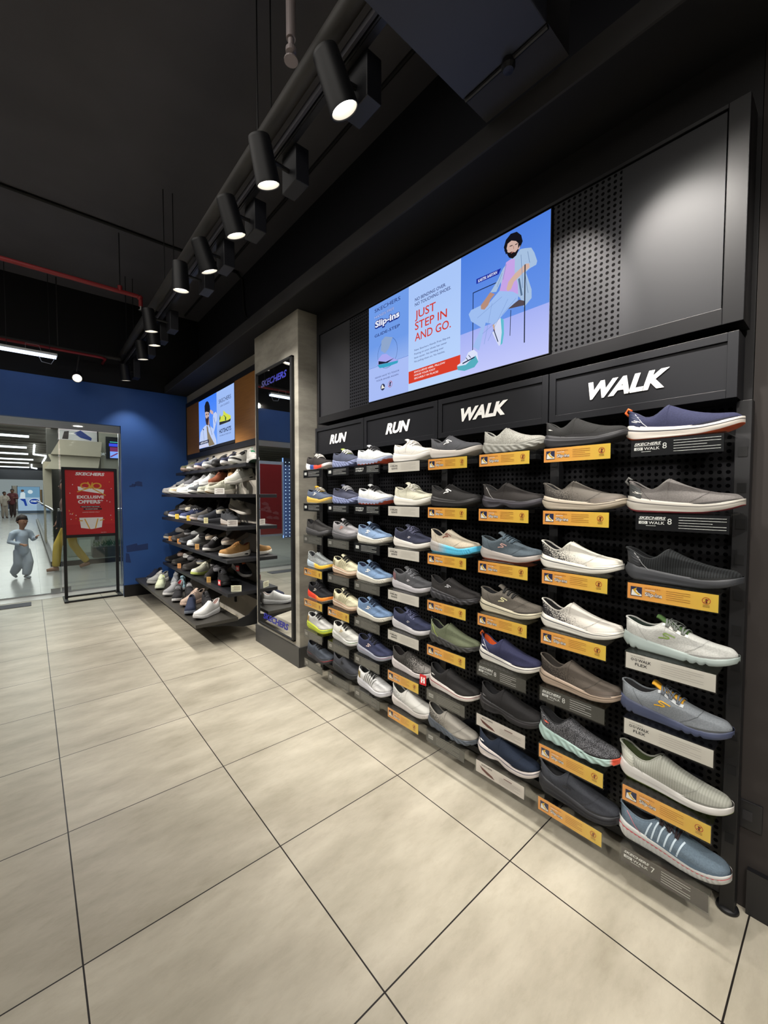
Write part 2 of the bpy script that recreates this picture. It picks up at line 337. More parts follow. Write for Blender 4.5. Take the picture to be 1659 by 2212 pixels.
struct(MB().box(-8, .75, 5.65, 7.4, 3.3, 3.4).box(.75, 6, 5.65, 60, 4.8, 4.9).build('mall_ceiling_near', mat('#35343a', .8)), 'dark ceiling above the shop entrance')
struct(MB().box(-8, 6, 59.9, 60, 0, 5).build('wall_mall_end', mat('#6a6864', .8)))
struct(MB().box(-8.1, -8, 5.6, 60, 0, 5).build('wall_mall_left', mat('#77736c', .8)))
struct(MB().box(5.9, 6, 5.6, 60, 0, 5).build('wall_mall_right', mat('#8a857b', .8)))
# ================================================================ shoes
def smooth_tab(t):
    xs = np.linspace(0, 1, 401); ys = np.interp(xs, [p[0] for p in t], [p[1] for p in t])
    k = np.ones(19)/19
    for _ in range(2): ys = np.convolve(np.pad(ys, 9, mode='edge'), k, mode='valid')
    return lambda s: float(np.interp(s, xs, ys))
W_ = smooth_tab([(0, .031), (.1, .034), (.3, .034), (.45, .036), (.62, .043), (.75, .0455), (.85, .044), (1, .042)])
C_ = smooth_tab([(0, .022), (.1, .0235), (.25, .0235), (.32, .019), (.375, .011), (.40, .004)])
ZT = smooth_tab([(0, .047), (.08, .044), (.2, .036), (.35, .030), (.5, .026), (.7, .0235), (.85, .028), (.95, .035), (1, .040)])
ZB = smooth_tab([(0, .017), (.03, .010), (.08, .002), (.13, 0), (.6, 0), (.72, .002), (.85, .009), (.94, .018), (1, .027)])
RID = {'slip': smooth_tab([(.3, .100), (.38, .0985), (.42, .095), (.5, .083), (.6, .0715), (.7, .063), (.8, .057), (.9, .0545), (.96, .053), (1, .050)]),
       'lace': smooth_tab([(.3, .101), (.38, .098), (.42, .095), (.5, .086), (.6, .0745), (.7, .065), (.8, .0585), (.9, .0565), (.96, .055), (1, .051)])}
COLL = {'slip': smooth_tab([(0, .093), (.05, .089), (.12, .073), (.2, .063), (.28, .066), (.34, .083), (.38, .096), (.4, .097)]),
        'lace': smooth_tab([(0, .088), (.06, .085), (.12, .076), (.2, .070), (.28, .073), (.34, .084), (.38, .094), (.4, .096)]),
        'high': smooth_tab([(0, .104), (.1, .100), (.2, .094), (.3, .097), (.38, .104), (.4, .105)])}
def cap(s):
    a = 1 if s >= .11 else math.sqrt(max(0, 1-(1-s/.11)**2)); b = 1 if s <= .78 else math.sqrt(max(0, 1-((s-.78)/.22)**2.7)); return a*b
class Shoe:
    def __init__(q, kind='slip', L=.285, st=1, flare=.008, ht=1):
        q.kind, q.L, q.st, q.flare, q.ht = kind, L, st, flare, ht
        q.up = (st-1)*.034
        q.open = .40
        q.rid, q.col = RID['lace' if kind == 'high' else kind], COLL[kind]
    def w(q, s): return W_(s)*cap(s)
    def z0(q, s): return ZT(s)+q.up*(1.15-.35*s)-.005
    def top(q, s):
        if s < q.open: return q.up+q.col(s)*q.ht
        e = 1
        return q.up*(1-.3*s)+q.rid(s)*q.ht
    def c(q, s): return 0 if s >= q.open else min(C_(s), .74*q.w(s))
    def P(q, s, t, side=-1, off=0):
        a = t*PI/2; w, c, z0, zt = q.w(s), q.c(s), q.z0(s), q.top(s)
        if s > .93: zt = z0+(zt-z0)*math.sqrt(max(.0, 1-((s-.93)/.07)**2*.75))
        y = c+(w-c)*max(0, math.cos(a))**.72; zf = math.sin(a)**.92; z = z0+(zt-z0)*zf
        y += .0025*math.sin(PI*zf)*min(1, w/.02)
        x = s*q.L-(q.flare*zf**2.2*(1-s/.12) if s < .12 else 0)
        p = Vector((x, side*y, z))
        if off:
            e = .004; a1 = q.P(min(1, s+e), t, side); a0 = q.P(max(0, s-e), t, side); b1 = q.P(s, min(1, t+.02), side); b0 = q.P(s, max(0, t-.02), side)
            n = (a1-a0).cross(b1-b0); n = n.normalized() if n.length > 1e-9 else Vector((0, side, 0))
            if n.y*side < 0 or (abs(n.y) < 1e-3 and n.z < 0): n = -n
            p += n*off
        return p
    def stations(q, N=38): return [.5-.5*math.cos(PI*i/N) for i in range(N+1)]
    def upper(q, m, par):
        G = []; J = 8
        for s in sorted(set(q.stations()+[.385, .395, .3999, .4001])):
            r = [q.P(s, j/J, -1) for j in range(J+1)]; l = [q.P(s, j/J, 1) for j in range(J, -1, -1)]
            G.append(r+l if s < q.open else r+l)
        mb = MB(); n = 2*J+2
        for gi in range(len(G)-1):
            for j in range(n-1):
                sm = q.open
                if j == J:     # bridge over the ridge only in front of the opening
                    continue
                mb.add([G[gi][j], G[gi][j+1], G[gi+1][j+1], G[gi+1][j]], [(0, 1, 2, 3)])
        return mb.build('upper', m, par, smooth=True, weld=True)
    def lining(q, m, par, mc=None):
        G = []
        for s in [.004, .01, .02, .04, .07, .1, .14, .18, .22, .26, .3, .33, .36, .38, .395]:
            e = q.P(s, 1, -1); c = abs(e.y); z0 = q.z0(s)+.006; zt = e.z; x = e.x
            row = [(c, zt), (c*.94, zt-.008), (c*.98, z0+(zt-z0)*.5), (c*.9, z0+.006), (0, z0)]
            G.append([(x+(.004 if s < .05 else 0), -y, z) for y, z in row]+[(x+(.004 if s < .05 else 0), y, z) for y, z in row[::-1]])
        e = G[-1]; G.append([(q.L*.5, y, min(z, .05+q.up)) for x, y, z in e])
        o = MB().grid(G).build('lining', m, par, smooth=True, weld=True)
        ss = [.395, .38, .36, .33, .3, .26, .22, .18, .14, .1, .07, .04, .02, .01]
        path = [q.P(s, 1, -1) for s in ss]+[q.P(0, 1, -1)]+[q.P(s, 1, 1) for s in ss[::-1]]
        MB().tube(path, .0032, 6).build('collar', mc or m, par, smooth=True)
        return o
    def sole(q, m, mo, par, pat='plain', stripe=None, accent=None):
        N = 96 if pat in ('ridged', 'lug', 'wave') else 56; Gs = []; F = [0, .0, .10, .22, .36, .5, .6, .7, .82, 1, 1]
        WF = [0, .88, .955, .985, 1.0, 1.01, 1.0, 1.0, .985, .95, .8]
        for i in range(N+1):
            s = .5-.5*math.cos(PI*i/N) if N == 56 else (.5-.5*math.cos(PI*i/N))*.35+(i/N)*.65
            w = (W_(s)*1.0+.0035)*cap(s); zb = ZB(s)*1.0; zt = ZT(s)+q.up*(1.15-.35*s)+.0035
            if pat == 'arch': zb += .012*math.exp(-((s-.4)/.09)**2)
            if pat == 'wave': zb += .0045*(.5+.5*math.sin(s*2*PI*6.5))*(1 if .05 < s < .95 else 0)
            if pat == 'lug': zb += .0045*(1 if math.sin(s*2*PI*9) > .25 else 0)
            if pat == 'flex': zb += .006*(1 if (s*13) % 1 > .9 else 0)
            row = []
            for k, (f, wf) in enumerate(zip(F, WF)):
                ww = w*wf; z = zb+(zt-zb)*f
                if 2 <= k <= 7 and cap(s) > .5:
                    if pat == 'ridged' and k <= 6: ww -= .0042*(.5+.5*math.cos(2*PI*(s*25+f*1.1)))**1.5*(1 if s < .93 else 0)
                    if pat == 'layer': ww += .0022*(1 if k % 2 else -1)
                    if pat == 'wave': ww -= .0036*(.5+.5*math.sin(2*PI*(s*9+f*1.2)))
                    if pat == 'arch' and .14 < s < .36 and 3 <= k <= 5: ww -= .003
                    if pat in ('plain', 'lug') and k in (4,): ww -= .0026*math.sin(PI*min(1, s*1.25))
                if s < .3: ww *= 1+.07*math.sin(PI*min(1, f*1.15))*(1-s/.3)
                row.append((-.005-.007*math.sin(PI*min(1, f*1.25))*max(0, 1-s/.08)+s*(q.L+.010), ww, z))
            Gs.append(row)
        def side(sg): return [[(x, sg*y, z) for x, y, z in r] for r in Gs]
        a, b_ = MB(), MB()
        for sg in (-1, 1):
            G = side(sg)
            b_.grid([r[:3] for r in G]); a.grid([r[2:7] for r in G]); a.grid([r[6:8] for r in G], 1 if stripe else 0); a.grid([r[7:] for r in G])
        a.build('midsole', [m, stripe or m], par, smooth=True, weld=True); b_.build('outsole', mo, par, smooth=True, weld=True)
    def ribbon(q, mb, pts, wid, off=.0013, sides=(-1, 1), mi=0):
        """a band of width wid laid on the side of the upper along (s, t) points"""
        fine = []
        for (a, b_), (c, d) in zip(pts[:-1], pts[1:]):
            for k in range(5): fine.append((a+(c-a)*k/5, b_+(d-b_)*k/5))
        fine.append(pts[-1])
        for sd in sides:
            L_ = [q.P(s, t, sd, off) for s, t in fine]; G = []
            for i, p in enumerate(L_):
                s, t = fine[i]; tg = (L_[min(i+1, len(L_)-1)]-L_[max(i-1, 0)]).normalized()
                n = (q.P(s, t, sd, .004)-q.P(s, t, sd, .001)).normalized(); bb = tg.cross(n).normalized()*wid/2
                G.append([p-bb, p+bb])
            mb.grid(G, mi)
        return mb
    def logo(q, m, par, s0=.43, t0=.34, k=1.0, sides=(-1, 1)):
        sh = [(1.15, .62), (.0, .62), (-.62, .55), (-.85, .25), (-.5, -.02), (.35, -.1), (.62, -.32), (.35, -.62), (-.3, -.68), (-1.15, -.68)]
        sh_ = [(s0+(u+.55*v)*.050*k, t0+v*.115*k) for u, v in sh]
        for sd in sides: mb = MB(); q.ribbon(mb, sh_, .0038*k, .0016, (sd,)); mb.build('logo', m, par)
    def tongue(q, m, par):
        G = []
        for s in [.31, .33, .36, .4, .45, .5, .55, .6]:
            z = q.up+q.rid(max(s, .36))*q.ht+(.016 if s < .34 else .010 if s < .38 else .004); row = []
            for j in range(7): g = (j-3)/3; row.append((s*q.L, g*.018, z-.006*g*g-(.0 if s > .34 else .001)))
            G.append(row)
        o = MB().grid(G).build('tongue', m, par, smooth=True); sd = o.modifiers.new('pad', 'SOLIDIFY'); sd.thickness = .005; return o
    def laces(q, m, par, n=6, bow=True, stay=None):
        mb = MB()
        for i in range(n):
            s = .40+i*.036; pts = []
            for j in range(9):
                g = -1+j/4; t = 1-.36*abs(g); p = q.P(s+.012*g*(1 if i % 2 else -1), t, 1 if g > 0 else -1, .0035)
                pts.append(p+Vector((0, 0, .0035*(1-abs(g)))))
            mb.tube(pts, .0032, 6, flat=.65)
        if bow:
            z = q.up+q.rid(.42)*q.ht+.007; x = q.L*.42
            for sg in (-1, 1):
                mb.tube([(x, 0, z), (x+.002, sg*.014, z+.002), (x+.008, sg*.026, z-.006), (x+.016, sg*.028, z-.014), (x+.012, sg*.016, z-.008), (x, 0, z)], .0019, 6)
                mb.tube([(x, 0, z), (x+.012, sg*.012, z-.001), (x+.028, sg*.022, z-.010), (x+.036, sg*.028, z-.020)], .0018, 6)
        mb.build('laces', m, par, smooth=True)
        if stay:
            for sg in (-1, 1): mb = MB(); q.ribbon(mb, [(.375, .80), (.45, .70), (.55, .66), (.61, .72)], .011, .0011, (sg,)); mb.build('eyestay', stay, par, smooth=True)
def build_shoe(root, kind='slip', up='#333333', sole='#dddddd', out=None, line=None, lin_=None, collar=None, lace=None, tong=None, logo=None, lpos=(.43, .34, 1), pat='plain',
               st=1, knitm='plain', up2=None, stripe=None, heel=None, heelline=None, cap_=None, stay=None, flare=None, bars=None, mud=None, L=.285, ht=1, midm=None, loop=None, bow=True, simple=False, scale=None):
    def tone(h_, w_=False):
        if not h_: return h_
        c_ = [int(h_.lstrip('#')[i:i+2], 16)/255 for i in (0, 2, 4)]; l_ = .3*c_[0]+.6*c_[1]+.1*c_[2]; k_ = .86 if l_ < .5 else .92 if l_ < .7 else .89
        return '#%02x%02x%02x' % tuple(int(255*min(1, max(0, (l_+(x_-l_)*.84)*k_))) for x_ in c_)
    up, up2, sole = tone(up), tone(up2), tone(sole); st = 1+(st-1)*.75; ht = ht*1.05
    q = Shoe('high' if kind == 'high' else ('lace' if kind == 'lace' else 'slip'), L, st, flare if flare is not None else (.009 if kind == 'slip' else .002), ht)
    q.upper(knit(up, up2, knitm), root)
    q.lining(mat(lin_ or '#1d1d20', .9, bump=.2, bscale=300), root, mat(collar or up, .85))
    q.sole(midm or mat(sole, .55, bump=.06, bscale=200), mat(out or sole, .6), root, pat, mat(line, .5) if line else None)
    if kind in ('lace', 'high'):
        q.tongue(mat(tong or up, .85, bump=.2, bscale=300), root); q.laces(mat(lace or '#1c1c1e', .8), root, 4 if simple else 6, bow and not simple, mat(stay, .6) if stay else None)
    dkr = '#%02x%02x%02x' % tuple(int(int(up.lstrip('#')[i:i+2], 16)*(.8 if int(up.lstrip('#')[:2], 16) > 150 else .66)) for i in (0, 2, 4))
    if not heelline and not simple:
        for sg in (-1, 1):
            mb = MB(); q.ribbon(mb, [(.25, .05), (.19, .35), (.15, .62), (.13, .9)], .0014, .0013, (sg,)); mb.build('seam', mat(dkr, .8), root)
        mb = MB(); q.ribbon(mb, [(.60, .10), (.68, .32), (.74, .6), (.76, 1.0)], .0013, .0012); mb.build('seam', mat(dkr, .8), root)
    if not simple and not mud:
        mb = MB(); q.ribbon(mb, [(.58, .0), (.7, .08), (.85, .14), (.96, .16), (1, .17)], .009, .0009); mb.build('toe_guard', mat(dkr, .7), root, smooth=True, weld=True)
    if logo: q.logo(mat(logo, .4), root, *lpos)
    if stripe:
        mb = MB(); q.ribbon(mb, [(.03, .10), (.2, .05), (.45, .05), (.8, .08), (.95, .12), (1, .12)], .004, .001); mb.build('stripe', mat(stripe, .5), root, weld=True)
    if heel:
        mb = MB()
        for w_, t in ((.016, .12), (.016, .26), (.014, .40), (.012, .54)): q.ribbon(mb, [(0, t), (.06, t), (.13+.05*(.55-t), t)], w_, .0012)
        mb.build('heel_counter', mat(heel, .55), root, smooth=True, weld=True)
    if heelline:
        for sg in (-1, 1): mb = MB(); q.ribbon(mb, [(.24, .04), (.17, .3), (.12, .6), (.085, .8)], .0016, .0016, (sg,)); mb.build('piping', mat(heelline, .4), root)
    if cap_:
        mb = MB(); q.ribbon(mb, [(.66, .12), (.76, .2), (.86, .26), (.95, .3), (1, .42)], .018, .0010); mb.build('toe_cap', mat(cap_, .6), root, smooth=True, weld=True)
    if mud:
        mb = MB(); q.ribbon(mb, [(.3, .07), (.5, .09), (.7, .12), (.93, .14), (1, .15)], .011, .0010); mb.build('mudguard', mat(mud, .6), root, smooth=True, weld=True)
    if bars:
        for sg in (-1, 1):
            for k in range(6):
                s = .28+k*.06; mb = MB(); q.ribbon(mb, [(s, .1), (s+.03, .5), (s+.055, .74 if s < .5 else .8)], .0045, .0012, (sg,)); mb.build('side_bar', mat(bars, .5), root)
    if loop:
        z = q.top(0); MB().tube([(-.004, 0, z-.012), (-.014, 0, z), (-.006, 0, z+.012), (.004, 0, z+.004)], .004, 8, flat=1).build('heel_loop', mat(loop, .7), root, smooth=True)
    if scale: root.scale = (scale,)*3
    return q
def place(root, x, y, z, ang, pitch=0, roll=0, L=.285):
    """centre of the sole on (x,y,z), toe towards compass angle ang (radians from +x)"""
    R_ = Matrix.Rotation(ang, 4, 'Z') @ Matrix.Rotation(pitch, 4, 'Y') @ Matrix.Rotation(roll, 4, 'X')
    root.matrix_world = Matrix.Translation((x, y, z)) @ R_ @ Matrix.Translation((-L/2, 0, 0))
# ================================================================ the black wall rack
PEG = perforated('#0c0c0f', '#010102', .022, .0062)
mb = MB(); mb.box(1.601, 1.619, -1.13, 1.36, .04, 1.832)
rk = thing('shoe_rack', 'black perforated metal wall rack holding seven tiers of shoes', 'rack', (0, 0, 0))
mb.build('back_panel', PEG, rk)
for y in (-1.15, -.562, .03, .637, 1.225):
    mb = MB(); mb.box(1.556, 1.60, y-.019, y+.019, .012, 1.610)
    mb.build('upright', mat('#0e0e11', .5), rk, bevel=.002)
    mb = MB()
    pass
    if y < 1.2:
        for k in range(13): MB().box(1.5545, 1.5565, y-.012, y+.010, .12+k*.11, .15+k*.11).build('slot', mat('#020203', .9), rk.children[-1])
    if y < 0: MB().lathe([(.0, 0), (.026, 0), (.030, .004), (.028, .012), (.02, .016), (0, .016)], (1.575, y, 0)).build('foot', BLK, rk, smooth=True)
for zz in (.045,):
    MB().box(1.565, 1.60, -1.14, 1.22, zz, zz+.03).build('bottom_rail', BLK2, rk)
# header boxes with lettering
HP = [(1.212, .643, 'RUN'), (.638, .032, 'RUN'), (.027, -.558, 'WALK'), (-.563, -1.141, 'WALK')]
WHT = mat('#e9e9e6', .4)
names = ['leftmost of the two black header boxes that read RUN', 'right one of the two black header boxes that read RUN', 'left one of the two black header boxes that read WALK', 'rightmost black header box above the shoes, reading WALK']
for (a, b_, t), nm in zip(HP, names):
    g = thing('header_sign', nm, 'sign', (1.50, 0, 0), 0, 'black header boxes over the shoes')
    z0, z1 = 1.612, 1.807; fr = .026
    mb = MB(); mb.box(.006, .098, b_, a, z0, z1)
    mb.build('box', mat('#15161a', .45, bump=.05, spec=.22), g)
    mb = MB()
    for y0, y1, c, d in ((b_, b_+fr, z0, z1), (a-fr, a, z0, z1), (b_+fr, a-fr, z0, z0+fr), (b_+fr, a-fr, z1-fr, z1)): mb.box(0, .0065, y0, y1, c, d)
    mb.build('frame', mat('#15161a', .45, bump=.05, spec=.22), g, bevel=.001)
    mb = MB(); cy = -.842 if b_ < -1 else {'RUN': (a+b_)/2, 'WALK': (a+b_)/2+.02}[t]
    wd = .257 if t == 'WALK' else .205
    text(t, .056, FX, -cy, 1.682, -.003, wd, shear=.3, off=.05, align='CENTER', mb=mb); mb.build('lettering', WHT, g)
# upper casing around the big screen
uc = thing('display_casing', 'large black metal casing around the screen above the rack', 'casing', (1.5, 0, 0))
Y0, Y1, Z0, Z1 = -1.15, 1.175, 1.833, 2.475
mb = MB(); mb.box(.03, .11, Y0, Y1, Z0, Z1); mb.build('body', mat('#0b0b0e', .5), uc)
mb = MB()
for y0, y1, c, d in ((Y0, Y0+.05, Z0, Z1), (Y1-.02, Y1, Z0, Z1), (Y0+.05, Y1-.02, Z0, Z0+.05), (Y0+.05, Y1-.02, Z1-.014, Z1)): mb.box(0, .031, y0, y1, c, d)
mb.build('frame', mat('#0b0b0e', .42, bump=.05, spec=.22), uc, bevel=.0015)
PEG2 = perforated('#18191d', '#020203', .0205, .0058, rough=.52)
MB().box(.008, .0295, -.812, -.566, Z0+.052, Z1-.016).build('perforated_panel', PEG2, uc)
MB().box(.008, .0295, -1.096, -.812, Z0+.052, Z1-.016).build('plain_panel', mat('#16171b', .5, bump=.05, spec=.25), uc)
MB().box(.008, .0295, .598, .80, Z0+.052, Z1-.016).build('perforated_panel', perforated('#17181d', '#020203', .0205, .0058), uc)
MB().box(.008, .0295, .80, 1.153, Z0+.052, Z1-.016).build('plain_panel', mat('#15161b', .5), uc)

# ---------------------------------------------------------------- holders with price strips
ACR = clear('#f8f9f9', 'clear_acrylic', .03)
LETW = mat('#e6e6e2', .5); LETK = mat('#1c1c20', .5); LETO = mat('#8a4a14', .5)
SW, SH = .235, .052
def strip_lines(mb, u0, u1, v0, n, f, k, gap=.0075, h=.0013, mi=0):
    for i in range(k):
        w_ = (u1-u0)*(1 if i % 3 < 2 else .72); mb.rect(u0, u0+w_, v0-i*gap-h, v0-i*gap, f, n, mi)
def insert(kind, par):
    """the printed strip, local frame: u to the right from its left edge, v up from the bottom"""
    base = {'slip': grad([(0, '#e59a4e'), (.35, '#eda94e'), (1, '#e3c04a')], 1, -1/SW, 0, .4), 'walk8': mat('#17171a', .35), 'walk7': mat('#5c5752', .35), 'flex': mat('#d4cec4', .4), 'elev': mat('#d3ccc2', .4),
            'run7': mat('#141416', .35), 'black': mat('#17171a', .35), 'grey': mat('#56544f', .35), 'walk8_sheen': mat('#454440', .35), 'arch': mat('#d0c6bd', .4)}[kind]  # grey bases paint the floor's glossy reflection into the dark strips
    MB().box(.0005, .0015, -SW+.003, -.003, -SH, -.002).build('printed_strip', base, par)
    f = lambda u, v, n: (-n, -u, v-SH); n = .0003
    par = [c for c in par.children if c.name.startswith('printed_strip')][0]
    a = MB(); b_ = MB()
    if kind == 'slip':
        a.rect(.012, .044, .010, .040, f, n, 0)
        a.flat([(.014, .012), (.043, .012), (.043, .017), (.034, .022), (.028, .030), (.016, .030)], f, n+.0001, 1)
        a.flat([(.018, .030), (.030, .038), (.026, .026), (.040, .016), (.034, .014), (.024, .022)], f, n+.0002, 2)
        a.build('foot_picture', [mat('#1b2148', .5), mat('#eceae4', .5), mat('#d9a921', .5)], par)
        text('SKECHERS', .0042, f, .051, .0375, n, .042, mb=b_, mi=1); text('HANDS FREE', .0032, f, .053, .0325, n, .026, off=.03, mb=b_, mi=0)
        text('Slip-ins', .0105, f, .052, .016, n, .046, off=.10, mb=b_, mi=2); text('Slip-ins', .0105, f, .052, .016, n+.0003, .046, off=.02, mb=b_, mi=0)
        strip_lines(b_, .108, .168, .040, n, f, 5, .0062, .0011, 1)
        b_.ring(.205, .029, .0085, .0100, f, n, 3); b_.line((.199, .023), (.211, .035), .0016, f, n+.0002, 3)
        b_.flat([(.203, .022), (.208, .022), (.207, .029), (.210, .031), (.206, .035), (.202, .033), (.204, .028)], f, n+.0001, 4)
        strip_lines(b_, .197, .213, .0165, n, f, 2, .004, .0012, 4)
        b_.build('lettering', [LETW, LETO, mat('#5a2410', .5), mat('#b03020', .5), mat('#5b2a14', .5)], par)
    elif kind in ('walk8', 'walk7', 'walk8_sheen'):
        text('SKECHERS', .0075, f, .012, .034, n, .072, shear=.3, off=.03, mb=b_)
        if kind != 'walk7': b_.rect(.012, .084, .0315, .0325, f, n)
        b_.rect(.012, .036, .0185, .0275, f, n, 0); text('GO', .0065, f, .017, .0198, n+.0002, .014, off=.02, mb=b_, mi=1)
        text('WALK', .0085, f, .039, .0188, n, .042, off=.01, mb=b_)
        text('7' if kind == 'walk7' else '8', .0175, f, .088, .020, n, mb=b_); strip_lines(b_, .032, .058, .0145, n, f, 1)
        strip_lines(b_, .116, .190 if kind != 'walk8' else .226, .042, n, f, 5, .0078); b_.build('lettering', [LETW, LETK], par)
    elif kind in ('flex', 'elev'):
        text('SKECHERS', .0045, f, .017, .040, n, .040, mb=b_, mi=1)
        b_.ring(.022, .0325, .0025, .004, f, n); b_.ring(.032, .0325, .0025, .004, f, n)
        text('WALK' if kind == 'flex' else 'RUN', .0085, f, .038, .028, n, .036, off=.02, mb=b_)
        text('FLEX' if kind == 'flex' else 'ELEVATE', .0085, f, .030, .0145, n, .034 if kind == 'flex' else .044, off=.02, mb=b_)
        strip_lines(b_, .100, .205, .040, n, f, 5, .0068, .0007, 1); b_.build('lettering', [LETK, mat('#8b8680', .5)], par)
    elif kind == 'run7':
        text('SKECHERS', .0065, f, .014, .031, n, .060, shear=.3, off=.03, mb=b_); b_.ring(.020, .0215, .0025, .0045, f, n); b_.ring(.032, .0215, .0025, .0045, f, n)
        text('RUN', .010, f, .040, .0165, n, .034, off=.03, mb=b_); text('7', .019, f, .078, .018, n, mb=b_); strip_lines(b_, .118, .222, .042, n, f, 5, .0075); b_.build('lettering', [LETW], par)
    elif kind == 'arch':
        text('SKECHERS', .006, f, .030, .038, n, .055, shear=.2, off=.02, mb=b_, mi=1); b_.flat([(.022, .034), (.05, .026), (.085, .016), (.098, .006), (.060, .010), (.034, .020)], f, n, 2)
        b_.rect(.140, .178, .034, .037, f, n, 2); strip_lines(b_, .118, .215, .030, n, f, 4, .006, .0007, 1); b_.build('lettering', [LETW, mat('#3a3430', .5), mat('#5a2a22', .5)], par)
    else:
        b_.rect(.016, .046, .018, .036, f, n); b_.rect(.019, .043, .025, .0265, f, n+.0002, 1); strip_lines(b_, .066, .205, .040, n, f, 5, .0072, .0012)
        b_.build('lettering', [LETW if kind == 'black' else mat('#a5a29c', .5), LETK], par)
HOLD = {}
def holder(kind, loc, label):
    if kind not in HOLD:
        t = thing('shoe_ledge', label, 'shoe ledge', loc, 0, 'clear ledges with printed strips on the rack')
        mb = MB(); mb.box(0, .19, -SW, 0, -.0005, .0025); mb.box(-.0035, -.0012, -SW, 0, -SH-.003, .0025); mb.box(.0022, .0040, -SW, 0, -SH-.003, 0); mb.build('acrylic_ledge', ACR, t)
        mb = MB(); mb.box(.165, .235, -SW*.5-.05, -SW*.5+.05, -.02, -.001); mb.build('bracket', BLK, t, bevel=.001)
        insert(kind, t); HOLD[kind] = t; return t
    t = copy_tree(HOLD[kind]); t.location = loc; t['label'] = label; return t
ROWZ = [1.495, 1.267, 1.046, .820, .603, .382, .176]
COLY = [1.143, .840, .553, .253, -.034, -.328, -.616, -.906]
SGN = [['black', 'black', 'grey', 'slip', 'slip', 'grey', 'grey'], ['black', 'black', 'grey', 'grey', 'slip', 'grey', 'grey'], ['run7', 'run7', 'black', 'grey', 'grey', 'grey', 'grey'],
       ['elev', 'elev', 'elev', 'elev', 'elev', 'slip', 'slip'], ['slip', 'slip', 'slip', 'slip', 'slip', 'grey', 'grey'], ['slip', 'slip', 'slip', 'slip', 'walk8_sheen', 'arch', 'arch'],
       ['slip', 'slip', 'slip', 'slip', 'walk8_sheen', 'slip', 'slip'], ['walk8', 'walk8', 'slip', 'flex', 'flex', 'slip', 'walk7']]
STRIPN = {'slip': 'orange strip reading Slip-ins', 'black': 'black strip with a small white block', 'grey': 'dark strip with painted grey reflection and faint lines', 'run7': 'black strip with a white 7', 'elev': 'white strip reading RUN ELEVATE', 'walk8': 'black strip reading WALK 8',
          'walk8_sheen': 'black strip reading WALK 8, greyed by painted reflection', 'walk7': 'dark strip reading WALK 7, greyed by painted reflection', 'flex': 'white strip reading WALK FLEX', 'arch': 'white strip with a brown swoosh'}
COLN = ['leftmost column', 'second column', 'third column', 'fourth column', 'fifth column', 'sixth column', 'seventh column', 'rightmost column']
ROWN = ['top tier', 'second tier', 'third tier', 'middle tier', 'fifth tier', 'sixth tier', 'bottom tier']
V = dict
